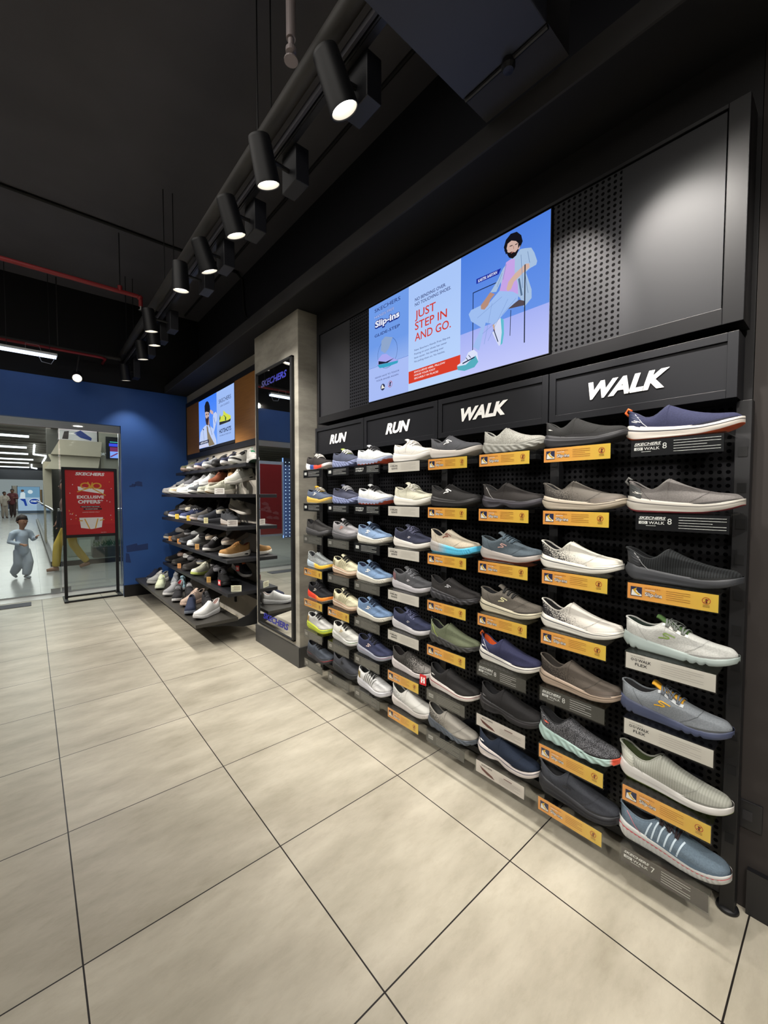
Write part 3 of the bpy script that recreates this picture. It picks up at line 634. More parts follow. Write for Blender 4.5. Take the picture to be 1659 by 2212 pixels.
SH_ = {
(0,0): ('black running shoe with white sole and red and blue band', V(kind='lace', up='#322d2b', sole='#e9e6e4', line=None, midm='RWB', lace='#d8d5d0', stay='#3d3633')),
(0,1): ('slate blue lace-up with yellow sole and white logo', V(kind='lace', up='#5a6883', sole='#e8b840', out='#e9e5cf', lace='#e6e3da', tong='#e3b02e', logo='#eceae4', lin_='#20212b')),
(0,2): ('charcoal slip-on with a layered dark sole', V(up='#3b3a39', sole='#47474a', pat='layer', st=1.25, line='#6b6a6c')),
(0,3): ('pale grey speckled slip-on with yellow forefoot sole', V(up='#c3c9c8', up2='#6b7478', knitm='speckle', midm='GY', sole='#a9b4c0', st=1.15, lin_='#3a3d42')),
(0,4): ('black lace-up with red and orange over white sole', V(kind='lace', up='#26262b', midm='RO', sole='#efece6', out='#efece6', st=1.2, logo='#c9c4ba', lace='#26262b')),
(0,5): ('white shoe with teal line and lime yellow sole', V(kind='lace', up='#dcdcd8', sole='#d3e02e', out='#d3e02e', line='#46a7a0', pat='layer', st=1.35, lace='#1a1a1c', heel='#a8854a')),
(0,6): ('slate shoe with coral line and ribbed charcoal sole', V(kind='lace', up='#535b69', sole='#3d3d42', line='#e0525a', pat='layer', st=1.4, lace='#17181a', tong='#1c1c20')),
(1,0): ('slate blue shoe with lilac blue cut-out sole', V(kind='lace', up='#4a516a', sole='#7a86b2', out='#5a648c', pat='wave', st=1.2, tong='#8a9a45', lace='#d8d8d8')),
(1,1): ('slate blue shoe with lilac blue cut-out sole, paler tongue tip', V(kind='lace', up='#4b5068', sole='#7a86b2', out='#5a648c', pat='wave', st=1.2, lace='#c8c8cc')),
(1,2): ('light grey lace-up with orange logo and grey layered sole', V(kind='lace', up='#a8a5aa', sole='#5b5b60', pat='layer', st=1.35, line='#9a979c', logo='#e3876a', lace='#17181a')),
(1,3): ('cream striped lace-up with tan sole', V(kind='lace', up='#e9e1bb', sole='#c9a789', line='#efe8d6', st=1.2, bars='#a49c74', heel='#837955', lace='#20201f')),
(1,4): ('cream striped lace-up with tan sole, above the orange strip', V(kind='lace', up='#e9e1bb', sole='#c9a789', line='#efe8d6', st=1.2, bars='#a49c74', heel='#837955', lace='#20201f')),
(1,5): ('white lace-up with green line and white ribbed sole', V(kind='lace', up='#e3e2da', sole='#e9e8e4', line='#5c9c58', pat='layer', st=1.4, logo='#b39a5e', lace='#141414')),
(1,6): ('dark slate slip-on with black outline logo and thick sole', V(up='#454850', sole='#35373c', pat='layer', st=1.45, logo='#17181b')),
(2,0): ('white lace-up with grey blue sole and orange studs', V(kind='lace', up='#d3d7da', sole='#8b95b3', out='#d0583a', pat='lug', lace='#26262a', lin_='#22242c')),
(2,1): ('off-white lace-up with grey blue sole and orange studs', V(kind='lace', up='#d6d8d8', sole='#8b95b3', out='#d0583a', pat='lug', lace='#26262a', lin_='#22242c')),
(2,2): ('sky blue lace-up with white logo over a black strip', V(kind='lace', up='#7d9cc4', sole='#e6e1d2', pat='ridged', st=1.1, logo='#f0eee8', lace='#1b2a42', lin_='#262c48')),
(2,3): ('sky blue lace-up with white logo over a strip with painted sheen', V(kind='lace', up='#7596c0', sole='#e6e1d2', pat='ridged', st=1.1, logo='#f0eee8', lace='#1b2a42', lin_='#262c48')),
(2,4): ('sky blue lace-up with white logo and ribbed white sole', V(kind='lace', up='#6f90bb', sole='#e6e1d2', pat='ridged', st=1.1, logo='#f0eee8', lace='#1b2a42', lin_='#262c48')),
(2,5): ('navy lace-up with white and pink logo and grey sole', V(kind='lace', up='#3c4368', sole='#9a9fae', line='#cf8e97', pat='layer', st=1.15, logo='#efd9d2', lace='#141622')),
(2,6): ('white lace-up with grey bars on its side', V(kind='lace', up='#e6e6e6', sole='#dedee4', line='#c3c4d0', pat='layer', st=1.35, bars='#5a5c58', heel='#7a6a3e', lace='#141414')),
(3,0): ('white lace-up with thick white sole', V(kind='lace', up='#dedbd2', sole='#e0dcd5', stay='#e9e6e0', lace='#efece6', st=1.15, mud='#cfccc3', lin_='#8b8880')),
(3,1): ('off-white lace-up with yellowish mesh and white sole', V(kind='lace', up='#d8d5bd', sole='#e0dcd0', stay='#e9e6e0', lace='#e9e6dc', st=1.15, lin_='#8b8880')),
(3,2): ('dark navy lace-up with white sole', V(kind='lace', up='#373a54', sole='#dcd7ce', stay='#4a4d66', lace='#5a5c74', st=1.1, logo='#b9b6bc', lpos=(.5, .3, .6))),
(3,3): ('dark grey lace-up with light grey sole', V(kind='lace', up='#57585c', sole='#b3b0b4', stay='#6a6b70', lace='#6a6b70', st=1.1, logo='#c9c6cc', lpos=(.5, .3, .6), heel='#6b4a4c')),
(3,4): ('navy lace-up with bluish white sole', V(kind='lace', up='#343a5c', sole='#cfccce', stay='#474c6c', lace='#4a4f6e', st=1.1, logo='#b9b6bc', lpos=(.5, .3, .6))),
(3,5): ('black to grey slip-on with ribbed white sole', V(up='#3a3735', up2='#8e8883', knitm='toe', sole='#e0d8d6', pat='ridged', st=1.15, lin_='#1b1516')),
(3,6): ('white and grey slip-on with ribbed white sole', V(up='#dcdad4', up2='#9b9b98', knitm='heel', sole='#e2dcd6', pat='ridged', st=1.15, lin_='#3a3c38')),
(4,0): ('slate grey slip-on with white logo and off-white sole', V(up='#57595f', sole='#cdc5bb', logo='#f0eee8', lpos=(.42, .42, 1.05), st=1.1)),
(4,1): ('black slip-on with white logo and glossy black sole', V(up='#2c2a2a', sole='#1c1b1d', line='#4c4a4c', logo='#f0eee8', lpos=(.42, .42, 1.05), st=1.1)),
(4,2): ('cream slip-on with brown logo and sole fading grey to sky blue', V(up='#cfc2aa', sole='#56b7d8', midm='GB', pat='ridged', st=1.35, logo='#7a3a26', lpos=(.42, .5, 1.1))),
(4,3): ('black slip-on with pale outline logo and wavy black sole', V(up='#2d2a2b', sole='#2c2c31', line='#56555b', pat='wave', st=1.25, logo='#a9a9ad', lpos=(.43, .4, .8))),
(4,4): ('olive green slip-on with black sole and lime heel line', V(up='#6c7557', sole='#3a3a3a', pat='wave', st=1.1, flare=.004, heelline='#b7d23a', loop='#17181a')),
(4,5): ('black slip-on with dark red line and white sole', V(up='#2a2828', sole='#ddd5cd', line='#7c2430', st=1.15, logo='#d8d6d2', lpos=(.12, .4, .5), flare=.003)),
(4,6): ('beige and grey speckled slip-on with slate sole', V(up='#9b958b', up2='#55524d', knitm='heel', sole='#58616e', pat='wave', st=1.15, lin_='#4a4a48')),
(5,0): ('light grey knitted slip-on with notched grey sole', V(up='#bdbcb2', up2='#8b8a82', knitm='speckle', sole='#95958b', pat='wave', st=1.1, flare=.002)),
(5,1): ('black slip-on with pale tag on the heel and arched black sole', V(up='#332f2d', sole='#35323a', pat='arch', st=1.1, line='#4d4a52', heelline='#a5a3a0')),
(5,2): ('blue grey laced slip-on with pink outline logo', V(kind='lace', up='#5a6973', sole='#aaa199', out='#b5654e', st=1.05, logo='#c9a197', lace='#4a5a66', bow=False, flare=.008, lin_='#2a2f33')),
(5,3): ('taupe lace-up with cream logo and cream sole', V(kind='lace', up='#6c645b', sole='#cfc5a8', line='#3a3a34', st=1.05, logo='#e2dcae', lace='#1c1c1c', bow=False, flare=.008)),
(5,4): ('navy slip-on with orange collar and white sole', V(up='#32355a', sole='#e6e2d8', line='#2b2b33', collar='#32355a', lin_='#d8602a', loop='#e0662a', heelline='#c9c9d2', logo='#e9e9e9', lpos=(.10, .34, .5), st=1.05, flare=.002)),
(5,5): ('black slip-on with thick arched black sole', V(up='#232223', sole='#262427', pat='arch', line='#3c3a3e', st=1.35, logo='#6a6a6c', lpos=(.1, .3, .5), flare=.002)),
(5,6): ('dark navy slip-on with arched white sole', V(up='#1d2940', sole='#e0d6d0', pat='arch', line='#23304a', st=1.25, logo='#e9e9e9', lpos=(.1, .34, .55), flare=.003)),
(6,0): ('black slip-on with glossy black sole', V(up='#2b2a2a', sole='#2a2a2e', pat='plain', line='#4a4a4e', st=1.05, logo='#b5b3b0', lpos=(.1, .4, .4), mud='#222224', flare=.003)),
(6,1): ('taupe knitted slip-on with beige sole', V(up='#716a62', up2='#3a3632', knitm='heel', sole='#b3a591', line='#4a4238', st=1.05, cap_='#6a625a')),
(6,2): ('white slip-on with black speckled heel, higher of the two', V(up='#e3dfd2', up2='#1c1c22', knitm='heel', sole='#e6e3d8', line='#4a4a4c', st=1.05, lin_='#17171a', cap_='#d2cec2')),
(6,3): ('white slip-on with black speckled heel, lower of the two', V(up='#ddd8ce', up2='#1c1c28', knitm='heel', sole='#e3e0d6', line='#4a4a4c', st=1.05, lin_='#17171a', cap_='#cfcac2')),
(6,4): ('brown knitted slip-on with tan sole', V(up='#5f554b', up2='#332c27', knitm='heel', sole='#a9937e', line='#4a4036', st=1.05, cap_='#544a42', lin_='#332e2a')),
(6,5): ('black flecked slip-on with pale teal sole and coral toe', V(up='#1f2024', up2='#77777c', knitm='speckle', sole='#9fb8b2', pat='wave', midm='TC', st=1.25, logo='#e8654a', lpos=(.12, .5, .45))),
(6,6): ('dark slate slip-on with thick ribbed black sole', V(up='#3b3e47', sole='#2b2d33', pat='layer', st=1.5, logo='#22242a')),
(7,0): ('large navy slip-on with orange loop and white sole', V(up='#363a60', sole='#e6ddd0', out='#c8592e', line='#2b2b33', lin_='#d8602a', loop='#e0662a', heelline='#e6e6ea', heel='#2c3350', logo='#f0eee8', lpos=(.105, .30, .6), st=1.1, flare=.002)),
(7,1): ('grey slip-on with dark heel patch and grey sole', V(up='#807b77', sole='#b5afa4', out='#9a3a44', line='#565350', heel='#474a4a', logo='#dedbd2', lpos=(.11, .32, .6), loop='#6a6a68', st=1.05, flare=.002)),
(7,2): ('black ribbed slip-on with quilted heel', V(up='#24282b', up2='#111315', knitm='ribs', sole='#3b3e44', st=1.1, heel='#26282c', heelline='#9a9a9c', flare=.010)),
(7,3): ('off-white lace-up with pale aqua sole and green logo', V(kind='lace', up='#c9cac4', sole='#a9bab6', pat='flex', logo='#7f9a4e', lace='#6b706c', stay='#d3d4ce', lin_='#22302a', st=1.0, tong='#3d5a2c')),
(7,4): ('grey lace-up with orange tongue label and indigo sole', V(kind='lace', up='#7c8288', sole='#4a5376', pat='flex', logo='#d8a52a', lace='#5a6068', stay='#aeb2b4', tong='#d9a02a', st=1.0, lin_='#2a2a2c')),
(7,5): ('sage grey ribbed slip-on with white sole and green lining', V(up='#a7a89c', up2='#9a9b8f', knitm='ribs', sole='#dedcd6', out='#8a9a3e', lin_='#3a4424', heel='#b9bab0', st=1.1, flare=.010, collar='#8d8e84')),
(7,6): ('blue grey lace-up with white side lines and ribbed pale sole', V(kind='lace', up='#6b8092', sole='#cfd0cc', pat='ridged', line='#c24a58', st=1.25, bars='#b9c9d4', lace='#26181c', mud='#566a7c', heelline='#c86a74', lin_='#17181a')),
}
MID = {'RWB': grad([(0, '#e9e6e4'), (.22, '#e9e6e4'), (.26, '#2a4a8a'), (.40, '#2a4a8a'), (.46, '#d8452e'), (.8, '#d8452e'), (.9, '#e9e6e4')], 0, 3.5, 0),
       'GY': grad([(0, '#a9b8c4'), (.35, '#a9b8c4'), (.45, '#e8b93e'), (1, '#e8b93e')], 0, 3.5, 0), 'RO': grad([(0, '#e03a2a'), (.45, '#e0452a'), (.6, '#e88a32'), (1, '#e8862e')], 0, 3.5, 0),
       'GB': grad([(0, '#8d8a86'), (.22, '#a09c98'), (.45, '#56b7d8'), (1, '#4fb4dc')], 0, 3.5, 0), 'TC': grad([(0, '#9fb8b2'), (.92, '#9fb8b2'), (.95, '#e0583e'), (1, '#e0583e')], 0, 3.5, 0)}
for (c, r), (lab, kw) in SH_.items():
    y, z = COLY[c], ROWZ[r]
    xf = 1.36
    k = SGN[c][r]
    holder(k, (xf, y-(.018 if (c, r) == (7, 1) else 0), z), 'ledge with %s, %s, %s' % (STRIPN[k], ROWN[r], COLN[c]))
    kw = dict(kw)
    if kw.get('midm'): kw['midm'] = MID[kw['midm']]
    nm = 'running_shoe' if kw.get('kind') == 'lace' else 'slip_on_shoe'
    t = thing(nm, '%s, %s, %s' % (lab, ROWN[r], COLN[c]), 'shoe', (0, 0, 0), 0, 'single shoes shown on the rack')
    L = .288 if c == 7 else .280
    if 'kind' in kw and kw['kind'] == 'lace': pass
    build_shoe(t, L=L, **kw)
    rg = random.Random(c*10+r)
    place(t, xf+.062+(.012 if c % 2 else 0), y-SW/2-.004+rg.uniform(-.006, .006), z+.0027, -PI/2+rg.uniform(-.03, .03)-.02, L=L)
# ================================================================ screens
BIG={
'div1': [(0.344, 0.57), (0.347, -0.001)] ,
'div2': [(0.7, 0.568), (0.705, 0.005)] ,
'redbar': [(0.348, 0.107), (0.703, 0.109), (0.703, 0.043), (0.349, 0.042)] ,
'horizonL': [(-0.003, 0.202), (0.346, 0.195)] ,
'horizonR': [(0.708, 0.201), (1.146, 0.203)] ,
'hair': [(0.948, 0.471), (0.937, 0.506), (0.947, 0.533), (0.97, 0.548), (0.999, 0.543), (1.02, 0.519), (1.027, 0.491), (1.018, 0.475), (1.009, 0.469), (1.0, 0.498), (0.98, 0.51), (0.962, 0.503), (0.96, 0.476)] ,
'face': [(0.956, 0.513), (0.974, 0.518), (0.996, 0.506), (1.009, 0.489), (1.016, 0.479), (1.013, 0.468), (1.006, 0.463), (0.993, 0.451), (0.972, 0.45), (0.957, 0.472), (0.951, 0.495)] ,
'beard': [(0.952, 0.481), (0.963, 0.472), (0.976, 0.471), (0.993, 0.461), (1.006, 0.47), (1.009, 0.464), (0.998, 0.446), (0.981, 0.44), (0.964, 0.451), (0.955, 0.467)] ,
'jacket': [(0.966, 0.442), (0.995, 0.45), (1.015, 0.465), (1.038, 0.459), (1.065, 0.449), (1.079, 0.423), (1.092, 0.384), (1.088, 0.371), (1.058, 0.368), (1.042, 0.36), (1.069, 0.28), (1.07, 0.245), (1.036, 0.219), (1.018, 0.263), (0.983, 0.302), (0.929, 0.324), (0.922, 0.366), (0.9, 0.332), (0.869, 0.341), (0.909, 0.382), (0.933, 0.419)] ,
'shirt': [(0.948, 0.439), (0.969, 0.443), (0.99, 0.437), (0.99, 0.381), (1.006, 0.324), (1.008, 0.282), (0.983, 0.302), (0.916, 0.329), (0.928, 0.364), (0.937, 0.402)] ,
'arm': [(1.058, 0.388), (1.041, 0.394), (0.993, 0.374), (0.961, 0.351), (0.952, 0.324), (0.959, 0.313), (0.974, 0.315), (0.988, 0.341), (1.028, 0.36), (1.06, 0.372)] ,
'hand': [(0.869, 0.341), (0.894, 0.324), (0.872, 0.31), (0.86, 0.288), (0.84, 0.275), (0.821, 0.283), (0.82, 0.301), (0.839, 0.316)] ,
'legs': [(0.916, 0.33), (0.983, 0.302), (1.009, 0.279), (1.007, 0.257), (0.966, 0.24), (0.918, 0.209), (0.893, 0.193), (0.847, 0.215), (0.828, 0.155), (0.812, 0.099), (0.777, 0.127), (0.824, 0.2), (0.765, 0.247), (0.751, 0.283), (0.765, 0.298), (0.82, 0.301), (0.84, 0.275), (0.859, 0.293)] ,
'leg2': [(0.883, 0.193), (0.918, 0.212), (0.9, 0.167), (0.89, 0.162)] ,
'seat': [(0.954, 0.238), (1.013, 0.258), (1.042, 0.242), (1.036, 0.227)] ,
'shoe1': [(0.688, 0.061), (0.735, 0.076), (0.753, 0.106), (0.784, 0.111), (0.805, 0.092), (0.811, 0.049), (0.789, 0.031), (0.732, 0.026), (0.692, 0.04)] ,
'shoe1s': [(0.686, 0.056), (0.739, 0.052), (0.795, 0.081), (0.811, 0.049), (0.789, 0.029), (0.732, 0.025), (0.692, 0.038)] ,
'shoe2': [(0.881, 0.162), (0.897, 0.162), (0.893, 0.193), (0.924, 0.212), (0.94, 0.197), (0.942, 0.138), (0.935, 0.098), (0.917, 0.092), (0.9, 0.124)] ,
'shoe2s': [(0.924, 0.212), (0.94, 0.197), (0.942, 0.138), (0.935, 0.098), (0.925, 0.093), (0.931, 0.147)] ,
'chair1': [(0.775, 0.111), (0.775, 0.375)] ,
'chair2': [(0.775, 0.373), (0.9, 0.372)] ,
'chair3': [(1.04, 0.391), (1.042, 0.071)] ,
'chair4': [(0.976, 0.227), (0.974, 0.119)] ,
'tag': [(0.796, 0.426), (0.926, 0.422), (0.914, 0.401), (0.796, 0.404)] ,
'circ': [(0.182, 0.251), (0.279, 0.225)] ,
'ankle': [(0.126, 0.336), (0.159, 0.351), (0.223, 0.329), (0.191, 0.276), (0.159, 0.256), (0.121, 0.28)] ,
'ishoe': [(0.097, 0.237), (0.132, 0.256), (0.17, 0.25), (0.207, 0.223), (0.271, 0.187), (0.259, 0.173), (0.11, 0.183), (0.088, 0.199)] ,
'ishoes': [(0.088, 0.205), (0.176, 0.196), (0.271, 0.188), (0.265, 0.175), (0.181, 0.174), (0.11, 0.182)] ,
't_skech': [(0.064, 0.515), (0.286, 0.505)] ,
't_skechT': [(0.064, 0.536), (0.285, 0.532)] ,
't_hands': [(0.064, 0.475), (0.237, 0.468)] ,
't_slip': [(0.07, 0.423), (0.283, 0.419)] ,
't_slipT': [(0.07, 0.474), (0.283, 0.459)] ,
't_glide': [(0.065, 0.371), (0.283, 0.366)] ,
't_glideT': [(0.065, 0.389), (0.283, 0.386)] ,
't_nb1': [(0.402, 0.464), (0.614, 0.461)] ,
't_nb1T': [(0.402, 0.48)] ,
't_nb2': [(0.402, 0.439), (0.646, 0.435)] ,
't_just': [(0.403, 0.371), (0.549, 0.37)] ,
't_justT': [(0.402, 0.41)] ,
't_step': [(0.403, 0.313), (0.624, 0.309)] ,
't_ando': [(0.403, 0.255), (0.649, 0.254)] ,
't_l1': [(0.399, 0.204), (0.644, 0.199)] ,
't_l4': [(0.4, 0.142), (0.613, 0.139)] ,
't_r1': [(0.4, 0.087), (0.622, 0.089)] ,
't_r3': [(0.4, 0.054), (0.574, 0.057)] ,
't_nev': [(0.071, 0.127), (0.278, 0.128)] ,
't_you': [(0.082, 0.107), (0.27, 0.109)] ,
't_ic1': [(0.14, 0.07)] ,
't_ic2': [(0.205, 0.066)] ,
}
SMALL={
'hat': [(0.242, 0.436), (0.237, 0.519), (0.285, 0.558), (0.339, 0.563), (0.391, 0.54), (0.432, 0.487), (0.442, 0.44), (0.42, 0.397), (0.386, 0.42), (0.297, 0.439)] ,
'face': [(0.251, 0.434), (0.297, 0.439), (0.394, 0.418), (0.411, 0.393), (0.391, 0.344), (0.345, 0.315), (0.301, 0.319), (0.266, 0.356)] ,
'beard': [(0.262, 0.38), (0.302, 0.351), (0.347, 0.362), (0.397, 0.366), (0.385, 0.327), (0.343, 0.258), (0.29, 0.288), (0.265, 0.338)] ,
'hand': [(0.422, 0.443), (0.473, 0.435), (0.556, 0.399), (0.538, 0.368), (0.471, 0.39), (0.424, 0.42)] ,
'jacket': [(0.017, 0.103), (0.061, 0.208), (0.159, 0.251), (0.234, 0.271), (0.299, 0.275), (0.396, 0.262), (0.548, 0.198), (0.537, 0.335), (0.556, 0.377), (0.639, 0.387), (0.686, 0.346), (0.675, 0.287), (0.598, 0.192), (0.563, 0.151), (0.641, 0.058), (0.655, 0.001), (0.454, -0.003), (0.012, 0.012)] ,
'shirt': [(0.298, 0.263), (0.351, 0.251), (0.375, 0.184), (0.459, 0.105), (0.59, 0.007), (0.385, 0.003), (0.334, 0.072), (0.32, 0.161)] ,
'split': [(0.679, 0.59), (0.663, 0.0)] ,
'tag': [(0.016, 0.091), (0.379, 0.082), (0.378, 0.05), (0.014, 0.046)] ,
'shoe': [(0.768, 0.214), (0.763, 0.286), (0.78, 0.343), (0.81, 0.301), (0.887, 0.311), (0.896, 0.363), (0.976, 0.319), (1.117, 0.272), (1.119, 0.236), (1.101, 0.213), (0.928, 0.21)] ,
'shoes': [(0.761, 0.248), (1.031, 0.233), (1.119, 0.241), (1.101, 0.213), (0.928, 0.212), (0.763, 0.212)] ,
'stripe': [(0.887, 0.311), (0.945, 0.282), (0.944, 0.245), (0.973, 0.235), (0.982, 0.271), (0.931, 0.299)] ,
't1': [(0.754, 0.473), (1.131, 0.47)] ,
't1T': [(0.756, 0.51)] ,
't2': [(0.756, 0.128), (1.126, 0.122)] ,
't2T': [(0.758, 0.161)] ,
}

SCR = 1.0
def screen_art(A, X, y0, z0, par, big):
    def f(u, v, n): return (-n, -u, v)
    col = {}
    mb = MB(); mats = []
    def c(h, s=1.0):
        m = emit(h, s)
        if m not in mats: mats.append(m)
        return mats.index(m)
    d = [0]
    def poly(pts, h): d[0] += .00012; mb.flat(pts, f, d[0], c(h))
    def seg(a, b_, w_, h): d[0] += .00012; mb.line(a, b_, w_, f, d[0], c(h))
    def tx(s, a, b_, h, col_, **k):
        d[0] += .00012; text(s, h, f, a[0], a[1], d[0], (b_[0]-a[0]) if b_ else None, mb=mb, mi=c(col_), **k)
    return poly, seg, tx, mb, mats, d
bs = thing('wall_screen', 'big lit screen with a seated man and the words JUST STEP IN AND GO', 'screen', (1.498, .588, 1.888), 0)
MB().box(0, .029, -1.148, 0, 0, .565).build('screen_body', BLK, bs)
poly, seg, tx, mb, mats, d = screen_art(BIG, 0, 0, 0, bs, True)
SW_, SHH = 1.146, .563
g1 = MB(); g1.rect(.002, .346, .002, SHH, FX, .0003); g1.build('left_picture', emit('#6f9be8', 1.0, ('#b9cdf8', .02, .32)), bs)
g1 = MB(); g1.rect(.346, .702, .002, SHH, FX, .0003); g1.build('middle_picture', emit('#a9c6f8', 1.0, ('#bcd6fc', 0, .5)), bs)
g1 = MB(); g1.rect(.702, SW_, .002, .202, FX, .0003); g1.build('floor_picture', emit('#a6b2f4', 1.0, ('#c3c9fb', 0, .2)), bs)
g1 = MB(); g1.rect(.702, SW_, .202, SHH, FX, .0003); g1.build('wall_picture', emit('#4d7fe0', 1.0, ('#6793e8', .2, .56)), bs)
d[0] = .0005
poly([(.002, .002), (.346, .002), (.346, .196), (.002, .202)], '#a9bdf5')
seg((.0, .2), (.346, .196), .002, '#5f7fcc')
poly(BIG['redbar'], '#d8402c')
B = BIG; DKB = '#232c6a'
seg(B['chair1'][0], B['chair1'][1], .004, '#16203f'); seg(B['chair2'][0], B['chair2'][1], .004, '#16203f')
poly(B['jacket'], '#a6c0e0'); poly(B['shirt'], '#c4a3e6'); poly(B['leg2'], '#c9a892'); poly(B['seat'], '#544a52')
poly(B['shoe2'], '#d5dcf6'); poly(B['shoe2s'], '#62bcd0'); poly(B['legs'], '#9fbef0')
for a, b_ in (((.93, .30), (.80, .25)), ((.96, .28), (.86, .13)), ((.90, .20), (.83, .17)), ((1.0, .27), (.93, .22)), ((.88, .29), (.84, .12))): seg(a, b_, .002, '#7f9dd4')
poly(B['arm'], '#d2b2a4'); poly(B['hand'], '#b58d7c'); 
for a, b_ in (((1.02, .44), (1.03, .30)), ((.93, .40), (.905, .35)), ((1.05, .44), (1.06, .39)), ((1.04, .35), (1.055, .27)), ((.95, .43), (.935, .37))): seg(a, b_, .002, '#6c86b0')
seg((1.012, .345), (1.026, .27), .008, '#56708e')
poly(B['hair'], '#14141c'); poly(B['face'], '#cfb0a4'); poly(B['beard'], '#191519'); seg((.966, .497), (.98, .496), .0035, '#221a1c'); seg((.992, .492), (1.004, .492), .0035, '#221a1c'); seg((.984, .492), (.986, .478), .003, '#a98578'); seg((.973, .466), (.985, .466), .003, '#b06a62')
poly([(.945, .50), (.94, .49), (.952, .475), (.956, .485)], '#14141c'); poly([(1.006, .47), (1.016, .48), (1.022, .50), (1.008, .50)], '#14141c')
seg(B['chair3'][0], B['chair3'][1], .005, '#232a38'); seg(B['chair4'][0], B['chair4'][1], .003, '#232a38')
poly(B['shoe1'], '#dbe2fa'); poly(B['shoe1s'], '#57aebf'); seg((.72, .062), (.79, .075), .006, '#1b2a4a'); seg((.74, .085), (.752, .07), .003, '#1b2a4a'); seg((.755, .093), (.768, .078), .003, '#1b2a4a')
seg((.892, .17), (.915, .11), .004, '#1b2a4a')
poly(B['tag'], '#1b2a9c'); tx('KARTIK AARYAN', (.806, .407), (.906, .407), .013, '#e6ecff', off=.02)
# left part
def ringp(cu, cv, r0, r1, h):
    d[0] += .00012
    m = emit(h, 1.0)
    if m not in mats: mats.append(m)
    mb.ring(cu, cv, r0, r1, FX, d[0], mats.index(m))
ringp(.178, .254, .084, .0860, '#24407c')
poly(B['ankle'], '#8ea6cc'); poly(B['ishoe'], '#a9a8f0'); poly(B['ishoes'], '#3aa3c4'); poly([(.10, .225), (.165, .205), (.24, .21), (.18, .196), (.10, .205)], '#1c2236')
tx('SKECHERS', B['t_skech'][0], B['t_skech'][1], .021, DKB)
tx('HANDS FREE', (.066, .480), (.235, .480), .014, '#3450a8', off=.06); tx('HANDS FREE', (.066, .480), (.235, .480), .014, '#c9d8ff', off=.0)
tx('Slip-ins', (.066, .424), (.283, .424), .036, '#16267c', off=.12); tx('Slip-ins', (.070, .427), (.279, .427), .034, '#eef2ff', off=.03)
tx('GLIDE-STEP', (.065, .370), (.283, .370), .016, DKB, off=.01)
tx('NEVER HAVE TO TOUCH', (.070, .127), (.278, .127), .009, DKB); tx('YOUR SHOES AGAIN', (.080, .107), (.272, .107), .009, DKB)
ringp(.14, .066, .0, .019, '#23284a'); poly([(.126, .058), (.156, .058), (.154, .064), (.146, .068), (.14, .08), (.132, .078)], '#eceae0'); ringp(.205, .070, .016, .0185, '#b84450'); seg((.193, .058), (.217, .082), .003, '#b84450'); poly([(.2, .058), (.209, .058), (.208, .072), (.213, .078), (.205, .084), (.199, .076)], '#2a2440')
# middle part
tx('NO BENDING OVER.', (.402, .463), (.616, .463), .0165, DKB, off=.008); tx('NO TOUCHING SHOES.', (.402, .437), (.648, .437), .0165, DKB, off=.008)
tx('JUST', (.403, .371), (.549, .371), .041, '#cf3a2e', off=.01); tx('STEP IN', (.403, .312), (.624, .312), .041, '#cf3a2e', off=.01); tx('AND GO.', (.403, .254), (.649, .254), .041, '#cf3a2e', off=.01)
for s_, v, wd in (('New Skechers Hands Free Slip-ins', .203, .245), ('Putting on your shoes has never', .183, .225), ('been easier. No bending over', .163, .205), ('No pulling them on. No hassles.', .143, .213)): tx(s_, (.400, v), (.400+wd, v), .0095, DKB)
for s_, v, wd in (('EXCLUSIVE HEEL PILLOW', .088, .215), ('HOLDS YOUR FOOT', .071, .150), ('SECURELY IN PLACE!', .054, .170)): tx(s_, (.400, v), (.400+wd, v), .009, '#f6e6e6', off=.02)
mb.build('screen_picture', mats, bs)

# orange panel and small screen on the far wall
op = thing('wall_panelling', 'wood toned display panel with black frame over the far shelves', 'panel', (1.6, 0, 0))
mb = MB()
for y0, y1, a, b_ in ((2.16, 4.815, 1.825, 1.885), (2.16, 4.815, 2.545, 2.60), (4.79, 4.815, 1.885, 2.545)): mb.box(0, .02, y0, y1, a, b_)
mb.build('frame', mat('#15161b', .5), op)
wm, nt, b = _new('wood_veneer'); N = nt.nodes; L = nt.links; tc = N.new('ShaderNodeTexCoord'); mp = N.new('ShaderNodeMapping'); mp.inputs['Scale'].default_value = (1, 1.2, 26); n = N.new('ShaderNodeTexNoise'); n.inputs['Scale'].default_value = 3; n.inputs['Detail'].default_value = 6
r = N.new('ShaderNodeValToRGB'); r.color_ramp.elements[0].color = lin('#8a5a28'); r.color_ramp.elements[1].color = lin('#b07a3c'); L.new(tc.outputs['Object'], mp.inputs[0]); L.new(mp.outputs[0], n.inputs['Vector']); L.new(n.outputs['Fac'], r.inputs['Fac']); L.new(r.outputs[0], b.inputs['Base Color']); b.inputs['Roughness'].default_value = .5
MB().box(.006, .02, 4.243, 4.79, 1.885, 2.545).build('wood_board', wm, op); MB().box(.006, .02, 2.16, 3.022, 1.885, 2.545).build('wood_board', wm, op)
ss = thing('wall_screen', 'small lit screen with a man in a dark beanie and the word HOTSHOTS', 'screen', (1.602, 4.240, 1.924), 0)
MB().box(.0, .017, -1.218, 0, -.03, .612).build('screen_body', BLK, ss)
poly, seg, tx, mb, mats, d = screen_art(SMALL, 0, 0, 0, ss, False)
g1 = MB(); g1.rect(.002, .670, .002, .607, FX, .0004); g1.build('left_picture', emit('#3f7ef5', 1.05, ('#6fa0f5', .0, .6)), ss)
g1 = MB(); g1.rect(.670, 1.216, .002, .607, FX, .0004); g1.build('right_picture', emit('#9fbdf6', 1.0), ss)
d[0] = .0006; A = SMALL
